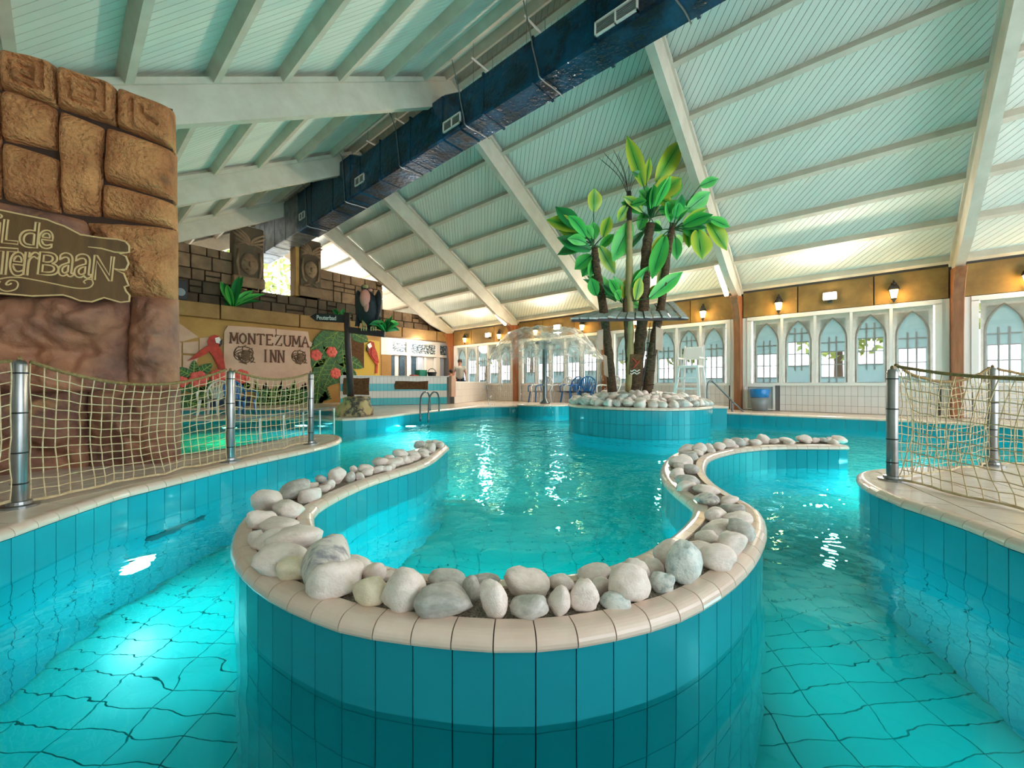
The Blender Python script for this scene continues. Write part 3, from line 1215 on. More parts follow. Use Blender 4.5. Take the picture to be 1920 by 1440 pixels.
# carved plank
SD = .32
pts = [(-130, 372), (-60, 384), (0, 394), (88, 412), (105, 419), (120, 424), (145, 437), (150, 440), (190, 446), (220, 449), (235, 453), (242, 461), (242, 473), (224, 476), (236, 481), (241, 494), (236, 505), (216, 506),
       (232, 513), (238, 528), (241, 535), (233, 538), (236, 546), (243, 554), (242, 565), (226, 567), (195, 558), (172, 566), (150, 564), (135, 558), (118, 553), (60, 555), (0, 550), (-60, 545), (-130, 540)]


def tqs(u, v, n=SD):
    q = ray(u, v)
    o = Vector((0, 0, EYE))
    t = (TB+TN*n-o).dot(TN)/q.dot(TN)
    p = o+q*t
    return ((p-TB).dot(TE), p.z)


sign = thing('plank_sign', 'brown wooden sign with pale carved lettering on the stone gateway', 'sign', tw(.5, 2, SD))
P = [tqs(*p) for p in pts]
MB().prism(P, SD-.03, SD, lambda a, b, t: tw(a, b, t)).build('board', 'plank', sign, bevel=.003)
e = MB()
e.tube([tw(a, z, SD) for a, z in P], .007, 5, True)
for L_ in ([(165, 463), (190, 466), (215, 473), (234, 474)], [(212, 503), (222, 506), (234, 507)]):
    e.tube([tw(*tqs(*p), SD) for p in L_], [.003]+[.006]*(len(L_)-1), 5)
e.build('carved_edge', 'carve', sign)
fl = MB()
for L_ in ([(-60, 540), (0, 523), (30, 520), (60, 524), (100, 532), (140, 540), (165, 540), (174, 533), (172, 525), (163, 524), (157, 528), (160, 532)],
           [(0, 527), (-4, 538), (10, 546), (28, 543), (34, 534), (30, 527), (18, 526), (11, 533), (16, 534), (22, 531)]):
    fl.tube([tw(*tqs(p.x, p.y), SD) for p in spline([(a, b, 0) for a, b in L_], 5)], .005, 5)
fl.build('carved_scroll', 'carve', sign)


def glyph_lines(ch):
    cu = bpy.data.curves.new('glyph', 'FONT')
    cu.body = ch
    o = bpy.data.objects.new('glyph', cu)
    COL.objects.link(o)
    bpy.context.view_layer.update()
    c2 = o.to_curve(bpy.context.evaluated_depsgraph_get())
    out = []
    for sp in c2.splines:
        bp = sp.bezier_points
        n = len(bp)
        L = []
        for i in range(n):
            a, b = bp[i], bp[(i+1) % n]
            straight = (a.handle_right-a.co).cross(b.co-a.co).length < 1e-4 and (b.handle_left-b.co).cross(b.co-a.co).length < 1e-4
            for k in range(1 if straight else 5):
                t = k/5
                s = 1-t
                L.append(a.co*s**3+a.handle_right*3*s*s*t+b.handle_left*3*s*t*t+b.co*t**3)
        out.append(L)
    o.to_curve_clear()
    bpy.data.objects.remove(o)
    bpy.data.curves.remove(cu)
    return out


def outline_letter(ch, box, skew=.0):
    L = glyph_lines(ch)
    xs = [p.x for l in L for p in l]
    ys = [p.y for l in L for p in l]
    x0, x1, y0, y1 = min(xs), max(xs), min(ys), max(ys)
    u0, v0, u1, v1 = box
    m = MB()
    for l in L:
        q = []
        for p in l:
            a, b = (p.x-x0)/(x1-x0), (p.y-y0)/(y1-y0)
            q.append(tw(*tqs(u0+a*(u1-u0)+skew*(b-.5)*14, v1+(v0-v1)*b+(a-.5)*3), SD+.001))
        m.tube(q, .0065, 5, True)
    m.build('carved_letter', 'carve', sign)


for ch, bx in (('W', (-82, 396, -30, 452)), ('i', (-22, 400, 2, 455)), ('L', (6, 413, 36, 457)), ('d', (38, 416, 72, 464)), ('e', (73, 432, 99, 466)),
               ('W', (-118, 458, -62, 512)), ('a', (-58, 468, -24, 514)), ('T', (-14, 465, 32, 515)), ('e', (19, 473, 46, 517)), ('r', (46, 473, 73, 517)), ('B', (73, 474, 111, 516)), ('a', (111, 475, 140, 518)),
               ('a', (141, 477, 173, 521)), ('N', (175, 480, 212, 526))):
    outline_letter(ch, bx, .35)

# ================================================================== stone front with the mural
YF = 14.6


def fq(u, v, y=YF):
    p = at(u, v, Y=y)
    return (p.x, p.z)


front = MB()
FY = lambda a, b, t: (a, t, b)
front.box(-1.0, YF+.02, .2, 8.6, YF+.3, 2.9)
front.box(8.6, YF+.5, 2.5, 12.2, YF+.7, 3.2)
fw = front.build('wall_front', 'ochre')
tag(fw, 'ochre mural wall with stone ledge below the stone blocks', None, None, 'structure')
for x0, x1 in ((-1.0, 1.2), (1.2, 3.17), (3.2, 5.4), (5.43, 7.5), (7.53, 9.4), (9.43, 11.2), (11.23, 12.1)):
    MB().box(x0, YF-.22, 2.88, x1, YF+.34, 3.30).build('ledge_block', 'ledge', fw, bevel=.015)
# upper courses: explicit rows of uneven blocks
YU = YF+.25
back = MB()
for x0, x1, z0, z1 in ((-1, 3.6, 3.25, 5.05), (3.6, 5.0, 3.25, 3.98), (5.0, 6.2, 3.25, 3.98), (6.2, 8.8, 3.25, 5.12), (8.8, 12.1, 3.25, 4.02)):
    back.box(x0, YU+.06, z0, x1, YU+.30, z1)
uw = back.build('wall_stone', 'stonej')
tag(uw, 'upper wall of brown stone blocks above the mural ledge', None, None, 'structure')


def rows_of(x0, x1, z0, z1, rh, mname, wmin=.3, wmax=.62, seed=0):
    rr = random.Random(seed)
    z = z0
    while z < z1-.05:
        h = min(rh*rr.uniform(.85, 1.2), z1-z)
        if z1-z-h < .12:
            h = z1-z
        x = x0
        while x < x1-.02:
            w = rr.uniform(wmin, wmax)
            if x1-x-w < .18:
                w = x1-x
            split = rr.random() < .18 and h > .3
            for za, zb in (((z, z+h*.48), (z+h*.52, z+h)) if split else ((z, z+h),)):
                d = rr.uniform(0, .035)
                MB().box(x+.014, YU-d, za+.014, x+w-.014, YU+.08, zb-.014).build('stone_block', mname, uw, bevel=.014)
            x += w
        z += h


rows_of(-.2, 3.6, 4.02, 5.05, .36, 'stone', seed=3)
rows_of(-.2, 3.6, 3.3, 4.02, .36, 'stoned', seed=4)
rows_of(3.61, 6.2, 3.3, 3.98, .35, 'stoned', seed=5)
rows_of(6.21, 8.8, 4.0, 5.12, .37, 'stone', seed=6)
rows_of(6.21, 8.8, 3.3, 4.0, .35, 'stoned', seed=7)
rows_of(8.81, 12.05, 3.3, 4.02, .36, 'stone', seed=8)


# carved pillars
def pillar(x0, x1, z0, z1, label, seed, face):
    root = thing('carved_pillar', label, 'pillar', ((x0+x1)/2, YU, z0), 'carved pillars')
    MB().box(x0, YU-.25, z0, x1, YU+.25, z1).build('shaft', 'stoned', root, bevel=.03)
    cx, w = (x0+x1)/2, (x1-x0)
    y = YU-.26
    f = MB()
    # feathered crest
    for k in range(7):
        a = math.radians(-72+24*k)
        P = []
        for i in range(7):
            t = i/6
            rr = w*.55*t
            P.append((cx+math.sin(a+t*t*.9*(1 if a > 0 else -1))*rr, y, z1-w*.72+math.cos(a)*rr*1.05))
        f.tube(P, [.02+.03*math.sin(math.pi*(i/6)) for i in range(7)], 6)
    f.tube([(cx-w*.44+w*.88*i/10, y, z1-w*.72-.05+.10*math.sin(math.pi*i/10)) for i in range(11)], .035, 6)
    f.build('feather_crest', 'stone', root, smooth=True)
    g = MB()
    zc = z1-w*1.45
    g.blob((cx, y, zc), w*.30, .09, w*.42, 3, .1, 2, seed)
    g.blob((cx, y-.07, zc-.02), w*.07, .07, w*.13, 2)
    for s in (-1, 1):
        g.blob((cx+s*w*.13, y-.07, zc+w*.10), w*.075, .03, w*.04, 2)
        g.tube([(cx+s*w*.36, y, zc+w*.5), (cx+s*w*.40, y, zc), (cx+s*w*.34, y, zc-w*.5), (cx+s*w*.2, y, zc-w*.62)], .04, 6)
        g.tube([(cx+s*w*.06, y, zc-w*.72), (cx+s*w*.3, y, zc-w*.8), (cx+s*w*.3, y, zc-w*1.0), (cx+s*w*.08, y, zc-w*1.0)], .03, 6)
    g.tube([(cx-w*.12, y-.05, zc-w*.22), (cx, y-.07, zc-w*.25), (cx+w*.12, y-.05, zc-w*.22)], .03, 6)
    g.build('carved_face', 'stone', root, smooth=True)
    MB().box(x0-.03, YU-.29, z0, x1+.03, YU+.27, z0+.35).build('foot', 'stone', root, bevel=.03)


pillar(3.58, 4.40, 3.98, 5.92, 'carved stone pillar left of the tree window', 1, 0)
pillar(5.50, 6.22, 4.0, 6.0, 'carved stone pillar right of the tree window', 5, 0)
jm = MB().box(5.36, YU-.22, 3.98, 5.5, YU+.25, 5.72)
jm.build('jamb', 'ochre', uw, bevel=.02)

# ---- mural: painted plaster reliefs, thin raised shapes on the wall
mural = thing('jungle_mural', 'painted mural of leaves, parrots and flowers on the ochre wall', 'mural', (4.5, YF, .4))


def flat(name, poly, y0, th, m_, root=None):
    return MB().prism(poly, y0-th, y0+.03, lambda a, b, t: (a, t, b)).build(name, m_, root or mural)


MY = YF+.02
board = thing('inn_sign', 'pink plaster inn sign with brown lettering between the parrots', 'sign', (4.6, MY, 1.3))
flat('panel', [fq(*p) for p in [(420, 622), (427, 611), (470, 613), (516, 617), (577, 622), (580, 640), (588, 645), (580, 652), (585, 705), (590, 730), (421, 728), (419, 680)]], MY, .05, 'pink', board)
flat('crack_line', [fq(*p) for p in [(516, 617), (518, 617), (518, 628), (517, 628)]], MY-.052, .004, 'letter', board)

SLAB = {  # strokes in a unit cell (x right, y up)
    'M': [[(0, 0), (.08, 1)], [(.08, 1), (.5, .2)], [(.5, .2), (.92, 1)], [(.92, 1), (1, 0)]],
    'O': [[(.5, 1), (.15, .8), (.05, .5), (.15, .2), (.5, 0), (.85, .2), (.95, .5), (.85, .8), (.5, 1)]],
    'N': [[(.1, 0), (.1, 1)], [(.1, 1), (.9, 0)], [(.9, 0), (.9, 1)]],
    'T': [[(.5, 0), (.5, 1)], [(.02, .85), (.02, 1), (.98, 1), (.98, .85)]],
    'E': [[(.15, 0), (.15, 1)], [(.0, 1), (.9, 1), (.9, .82)], [(.15, .52), (.65, .52)], [(.0, 0), (.92, 0), (.92, .2)]],
    'Z': [[(.08, .82), (.08, 1), (.92, 1), (.08, 0), (.92, 0), (.92, .2)]],
    'U': [[(.1, 1), (.1, .25), (.3, 0), (.7, 0), (.9, .25), (.9, 1)]],
    'A': [[(.05, 0), (.5, 1), (.95, 0)], [(.25, .38), (.75, .38)]],
    'I': [[(.5, 0), (.5, 1)]],
}
SERIF = {'M': [(0, 0), (1, 0), (.05, 1), (.95, 1)], 'N': [(.1, 0), (.1, 1), (.9, 1)], 'T': [(.5, 0)], 'A': [(.05, 0), (.95, 0)], 'U': [(.1, 1), (.9, 1)], 'I': [(.5, 0), (.5, 1)]}


def word(txt, u0, u1, vb0, vb1, h0, h1):
    n = len(txt)
    for i, ch in enumerate(txt):
        def mp(x, y):
            t = (i+.1+x*.8)/n
            u = u0+(u1-u0)*t
            vb = vb0+(vb1-vb0)*t
            h = h0+(h1-h0)*t
            a = fq(u, vb-h*y)
            return Vector((a[0], MY-.055, a[1]))
        m = MB()
        for st_ in SLAB[ch]:
            m.tube([mp(*p) for p in st_], .026, 6)
        for x, y in SERIF.get(ch, []):
            m.tube([mp(x-.2, y), mp(x+.2, y)], .02, 6)
        m.build('letter', 'letter', board)


word('MONTEZUMA', 430, 580, 643, 651, 19, 19)
word('INN', 490, 534, 678, 680, 22, 22)


def swirlface(u, v, s):
    cx, cz = fq(u, v)
    m = MB()
    y = MY-.055
    m.blob((cx, y, cz), s*.22, .03, s*.32, 2)
    for k in range(17):
        a = 2*math.pi*k/17+.2*math.sin(k*5)
        P = []
        for i in range(9):
            t = i/8
            r_ = s*(.24+(.30+.16*math.sin(k*2.3))*t-.10*max(0, t-.6))
            b = a+(1.1+.9*math.sin(k*1.7))*t*t*(1 if k % 3 else -1)
            P.append((cx+math.cos(b)*r_, y, cz+math.sin(b)*r_*.85))
        m.tube(P, .016, 5)
    m.build('swirling_face', 'relief', board)


swirlface(460, 667, .58)
swirlface(562, 671, .50)


def mleaf(name, pts, vein=True, m_='mleaf', dy=0):
    P = [fq(*p) for p in pts]
    o = flat(name, P, MY-.03-dy, .02, m_)
    if vein:
        a, b = Vector(P[0]), Vector(P[len(P)//2])
        v = MB()
        v.tube([(a.x, MY-.055-dy, a.y), (b.x, MY-.055-dy, b.y)], .012, 4)
        for k in range(1, 6):
            t = k/6
            c = a.lerp(b, t)
            w = max((Vector(q)-c).length for q in (P[1], P[-1]))*.0
            d = (b-a).normalized()
            nrm = Vector((-d.y, d.x))
            for s in (-1, 1):
                L_ = (b-a).length*.24*math.sin(math.pi*min(.95, t+.1))
                e_ = c+nrm*s*L_+d*L_*.5
                v.tube([(c.x, MY-.055-dy, c.y), (e_.x, MY-.055-dy, e_.y)], .008, 4)
        v.build('leaf_vein', 'mvein', o)
    return o


def leafshape(u0, v0, u1, v1, w):
    du, dv = u1-u0, v1-v0
    L_ = math.hypot(du, dv)
    nu, nv = -dv/L_*w/2, du/L_*w/2
    f = [(.0, 0), (.12, .55), (.3, .95), (.5, 1), (.72, .8), (.9, .4)]
    pts = [(u0+du*t+nu*k, v0+dv*t+nv*k) for t, k in f]+[(u1, v1)]+[(u0+du*t-nu*k, v0+dv*t-nv*k) for t, k in reversed(f[1:])]
    return pts


# right-hand foliage column
for L_ in ((640, 618, 582, 655, 34), (632, 616, 612, 668, 34), (650, 622, 632, 655, 26), (655, 622, 690, 640, 22), (612, 650, 584, 690, 30), (625, 655, 600, 700, 30), (640, 650, 645, 690, 28), (612, 672, 588, 724, 30),
           (628, 676, 606, 728, 34), (640, 668, 680, 690, 22), (650, 682, 612, 722, 30), (660, 690, 646, 735, 30), (600, 690, 592, 760, 22), (640, 700, 662, 730, 26)):
    mleaf('painted_leaf', leafshape(*L_), dy=.004*(L_[0] % 5))
flat('yellow_patch', [fq(*p) for p in [(628, 628), (712, 640), (712, 706), (628, 706)]], MY, .015, 'yellow')
flat('stone_niche', [fq(*p) for p in [(642, 640), (650, 632), (676, 632), (682, 642), (682, 690), (640, 690)]], MY-.01, .03, 'brownsign')
for u, v, s in ((592, 666, .2), (621, 660, .2), (628, 700, .2), (372, 711, .24), (408, 705, .2), (452, 706, .22), (340, 716, .16)):
    cx, cz = fq(u, v)
    m = MB()
    for k in range(6):
        a = 2*math.pi*k/6+u
        m.blob((cx+math.cos(a)*s*.55, MY-.06, cz+math.sin(a)*s*.55), s*.5, .035, s*.5, 2)
    m.blob((cx, MY-.08, cz), s*.3, .03, s*.3, 2)
    m.build('painted_flower', 'flower', mural)
# low plants
for L_ in ((360, 706, 330, 690, 18), (362, 706, 364, 675, 16), (364, 706, 398, 682, 20), (350, 722, 322, 735, 22), (345, 730, 400, 716, 26), (360, 745, 420, 735, 30), (330, 750, 390, 762, 30), (430, 730, 470, 722, 24), (420, 715, 446, 703, 18)):
    mleaf('painted_leaf', leafshape(*L_))
flat('dark_hollow', [fq(*p) for p in [(330, 748), (352, 740), (400, 742), (470, 744), (470, 768), (330, 766)]], MY, .012, 'navy')
for k in range(14):
    u0 = 487+k*6.5
    mleaf('painted_fern', leafshape(u0, 764, u0+((k % 3)-1)*9, 712+((k*7) % 5)*4, 9), k % 2 == 0)
for k in range(6):
    mleaf('painted_fern', leafshape(596, 768-k*4, 612+k*2, 722+k*5, 7), False)
# painted rubble at the far left
for q in ([(330, 602), (372, 632), (344, 640), (330, 640)], [(331, 642), (340, 642), (340, 700), (331, 700)], [(343, 642), (372, 640), (372, 664), (343, 662)], [(343, 666), (372, 668), (366, 690), (343, 700)], [(374, 634), (392, 632), (390, 660), (374, 662)]):
    flat('painted_stone', [fq(*p) for p in q], MY, .03, 'pink')
# parrots


def parrot(name, body, wing, tail, head, beak, eye, m_):
    b = flat(name, [fq(*p) for p in body], MY-.02, .05, m_)
    flat('wing', [fq(*p) for p in wing], MY-.06, .03, m_, b)
    flat('tail', [fq(*p) for p in tail], MY-.02, .03, m_, b)
    flat('face', [fq(*p) for p in head], MY-.06, .03, 'wtile', b)
    flat('beak', [fq(*p) for p in beak], MY-.07, .03, 'black', b)
    return b


parrot('painted_parrot', [(388, 640), (392, 632), (402, 628), (411, 631), (414, 640), (410, 650), (416, 662), (420, 680), (422, 692), (412, 690), (402, 672), (392, 660)],
       [(388, 648), (378, 655), (362, 668), (352, 677), (368, 672), (386, 664), (394, 656)], [(396, 664), (404, 680), (410, 692), (420, 693), (414, 678), (406, 662)],
       [(402, 634), (410, 632), (413, 638), (411, 645), (404, 643)], [(411, 640), (416, 636), (415, 646), (411, 650)], None, 'red')
parrot('painted_parrot', [(688, 646), (694, 640), (700, 642), (702, 652), (706, 662), (709, 676), (706, 686), (700, 678), (692, 666), (687, 656)],
       [(696, 652), (706, 664), (709, 680), (701, 676), (694, 664)], [(704, 682), (708, 680), (707, 700), (703, 700)], [(687, 646), (693, 643), (696, 650), (690, 654)], [(686, 652), (690, 652), (689, 660), (686, 657)], None, 'red')

# ---- kiosk front under the ledge
kiosk = thing('kiosk_front', 'white kiosk front with blue wave panels behind the counter', 'kiosk', (10, YF, .26))
KY = YF+.32
KF = lambda u, v: fq(u, v, KY)
MB().box(7.9, KY+.12, .26, 12.1, KY+.2, 2.9).build('back_panel', 'white', kiosk)


def krect(name, u0, v0, u1, v1, y0, y1, m_, z0=None, z1=None):
    a, b = KF(u0, v0), KF(u1, v1)
    return MB().box(a[0], KY+y0, z0 if z0 is not None else b[1], b[0], KY+y1, z1 if z1 is not None else a[1]).build(name, m_, kiosk)


ZT, ZM = 2.80, 2.26
for u0, u1 in ((733, 763), (772, 821), (824, 862)):
    krect('wave_panel', u0, 650, u1, 660, .08, .11, 'wavep', ZM+.05, ZT-.08)
for u in (727, 767, 822, 866):
    krect('kiosk_post', u-4, 640, u+3, 660, -.0, .1, 'white', .26, ZT+.05)
krect('kiosk_rail', 712, 640, 872, 650, -.02, .1, 'white', ZT-.05, ZT+.2)
krect('kiosk_rail', 724, 640, 872, 650, -.02, .1, 'white', ZM-.08, ZM+.04)
krect('post_box', 706, 633, 733, 670, -.12, .05, 'white', 2.15, 2.75)
krect('brown_cabinet', 713, 670, 731, 705, -.1, .05, 'ochre', .26, 2.15)
for u0, u1 in ((733, 742), (751, 761), (774, 782)):
    krect('window_strip', u0, 665, u1, 700, .07, .1, 'stripe', .9, 2.15)
for u0, u1 in ((784, 794), (822, 834)):
    krect('door_panel', u0, 665, u1, 700, .07, .1, 'lilac', .4, 2.15)
for u in (797, 815, 838, 852):
    krect('slim_mullion', u, 665, u+3, 700, .03, .1, 'wplastic', .4, 2.16)

# ---- bar counter
ca, cb = Vector((5.8, 12.2)), Vector((8.95, 10.75))
ct = thing('bar_counter', 'long tiled bar counter with white and turquoise bands', 'counter', (ca.x, ca.y, .26))
cdir = (cb-ca).normalized()
cn = Vector((cdir.y, -cdir.x))
if cn.dot(-ca) < 0:
    cn = -cn
cp_ = [ca, cb, cb-cn*1.0, ca-cn*1.0]
MB().prism([tuple(p-cn*.012) for p in cp_[:2]]+[tuple(p) for p in cp_[2:]], .25, 1.18).build('core', 'wjoint', ct)
MB().prism([tuple(p) for p in (ca+cn*.02, cb+cn*.02, cb-cn*1.0, ca-cn*1.0)], 1.18, 1.21).build('counter_top', 'white', ct)
L_ = (cb-ca).length
n = int(L_/.1157)
band = {0: 'btile', 1: 'wtile', 2: 'btile', 3: 'wtile'}
zb = [.262, .49, .72, .95, 1.178]
for k in range(4):
    for i in range(n):
        a = ca+cdir*(i*.1157+.002)
        b = ca+cdir*((i+1)*.1157-.002)
        MB().hexa([a.to_3d()+Vector((0, 0, zb[k])), b.to_3d()+Vector((0, 0, zb[k])), (b-cn*.02).to_3d()+Vector((0, 0, zb[k])), (a-cn*.02).to_3d()+Vector((0, 0, zb[k])),
                   a.to_3d()+Vector((0, 0, zb[k+1]-.004)), b.to_3d()+Vector((0, 0, zb[k+1]-.004)), (b-cn*.02).to_3d()+Vector((0, 0, zb[k+1]-.004)), (a-cn*.02).to_3d()+Vector((0, 0, zb[k+1]-.004))]).build('counter_tile', band[k], ct)
# left return
ret = ca-cn*1.0
for k in range(4):
    MB().hexa([p.to_3d()+Vector((0, 0, z)) for z in (zb[k], zb[k+1]-.004) for p in (ca-cdir*.02, ca, ca-cn*1.0, ca-cn*1.0-cdir*.02)]).build('return_tile', band[k], ct)


def on_counter(u, v):
    q = ray(u, v)
    o = Vector((0, 0, EYE))
    t = ((ca+cn*.0)-o.to_2d()).dot(cn)/q.to_2d().dot(cn)
    return o+q*t


def slab_on_counter(name, u0, v0, u1, v1, label, cat, m_, th=.05):
    p = [on_counter(u, v) for u, v in ((u0, v1), (u1, v1), (u1, v0), (u0, v0))]
    rr = random.Random(name)
    pts_ = []
    per = [p[0], p[0].lerp(p[1], .33), p[0].lerp(p[1], .66), p[1], p[1].lerp(p[2], .5), p[2], p[2].lerp(p[3], .33), p[2].lerp(p[3], .66), p[3], p[3].lerp(p[0], .5)]
    per = [q+cdir.to_3d()*rr.uniform(-.03, .03)+Vector((0, 0, rr.uniform(-.02, .02))) for q in per]
    c3 = cn.to_3d()
    n_ = len(per)
    m = MB().add([q+c3*.004 for q in per]+[q+c3*th for q in per], [tuple(reversed(range(n_))), tuple(range(n_, 2*n_))]+[(i, (i+1) % n_, n_+(i+1) % n_, n_+i) for i in range(n_)])
    return tag(m.build(name, m_, None, bevel=.008), label, cat)


slab_on_counter('bark_sign', 644, 709, 693, 741, 'square rough brown board on the counter behind the signpost', 'board', 'brownsign')
slab_on_counter('bark_sign', 741, 715, 803, 731, 'long rough brown board on the middle of the counter', 'board', 'brownsign')
# end post and low white wall
ep_ = cb+cdir*.06
tag(MB().box(ep_.x-.1, ep_.y-.1, .5, ep_.x+.1, ep_.y+.1, 1.22).build('counter_end_post', 'pink', None, bevel=.01), 'pinkish post at the right end of the bar counter', 'post')
lw = thing('tiled_low_wall', 'low white tiled wall joining the counter to the windows', 'low wall', (cb.x, cb.y, .26))
wa, wb = cb+cdir*.18+Vector((0, .05)), Vector((12.15, 12.2))
wd_ = (wb-wa).normalized()
wn_ = Vector((wd_.y, -wd_.x))
MB().prism([tuple(wa), tuple(wb), tuple(wb-wn_*.16), tuple(wa-wn_*.16)], .25, 1.0).build('core', 'wjoint', lw)
n = int((wb-wa).length/.1157)
for i in range(n):
    for z0, z1 in ((.26, .50), (.504, .74), (.744, 1.0)):
        a = wa+wd_*(i*.1157+.002)+wn_*.012
        b = wa+wd_*((i+1)*.1157-.002)+wn_*.012
        MB().hexa([q.to_3d()+Vector((0, 0, z)) for z in (z0, z1) for q in (a, b, b-wn_*.02, a-wn_*.02)]).build('wall_tile', 'wtile', lw)
MB().prism([tuple(wa+wn_*.02), tuple(wb+wn_*.02), tuple(wb-wn_*.18), tuple(wa-wn_*.18)], 1.0, 1.03).build('cap', 'white', lw)

# things on the counter
p = on_counter(800, 705)
tag(MB().box(p.x-.14, p.y+.2, 1.21, p.x+.18, p.y+.5, 1.42).build('green_crate', 'green', None, bevel=.015), 'green crate standing on the bar counter', 'crate')
p = on_counter(820, 706)
bx = thing('black_basket', 'small black basket near the right end of the bar counter', 'basket', (p.x, p.y+.3, 1.21))
MB().lathe([(.13, 0), (.17, .14), (.165, .14), (.12, .02)], (p.x, p.y+.3, 1.21), 12).build('basket_body', 'black', bx)
MB().tube([(p.x+.16*math.cos(a), p.y+.3, 1.35+.12*math.sin(a)) for a in [math.pi*i/8 for i in range(9)]], .012, 5).build('basket_handle', 'black', bx)
p = on_counter(786, 706)
tag(MB().box(p.x-.12, p.y+.15, 1.21, p.x+.12, p.y+.4, 1.25).build('red_tray', 'flower', None, bevel=.01), 'flat reddish tray lying on the bar counter', 'tray')

# ================================================================== pebbles
SHAPES = []
for k in range(10):
    bm = bmesh.new()
    bmesh.ops.create_icosphere(bm, subdivisions=3, radius=.5)
    ex = 2.3+.5*((k*3) % 4)/3
    for v in bm.verts:
        d = v.co.normalized()
        s_ = (abs(d.x)**ex+abs(d.y)**ex+abs(d.z)**ex)**(-1/ex)
        q = Vector((k*5.3, k*2.1, 4))
        r_ = .5*s_*(1+.30*noise.noise(d*1.1+q)+.13*noise.noise(d*2.4+q))
        # one or two flat, water-worn faces
        for j in range(4):
            nn = Vector((math.sin(k*2.1+j*2.6), math.cos(k*1.3+j*4.1), math.sin(k+j*1.9))).normalized()
            c_ = d.dot(nn)
            if c_*r_ > .385:
                r_ = r_*.25+.75*.385/c_
        v.co = d*r_
    me = bpy.data.meshes.new('pebble_shape')
    bm.to_mesh(me)
    bm.free()
    me.polygons.foreach_set('use_smooth', [True]*len(me.polygons))
    SHAPES.append(me)
PM_ = {}


def pebble(loc, dims, rotz, tilt, k, m_, label, group, name='pebble'):
    key = (k % 10, m_)
    if key not in PM_:
        me = SHAPES[k % 10].copy()
        me.materials.append(M[m_])
        PM_[key] = me
    o = bpy.data.objects.new(name, PM_[key])
    COL.objects.link(o)
    o.location = loc
    o.scale = dims
    o.rotation_euler = (tilt[0], tilt[1], rotz)
    return tag(o, label, 'stone', group)


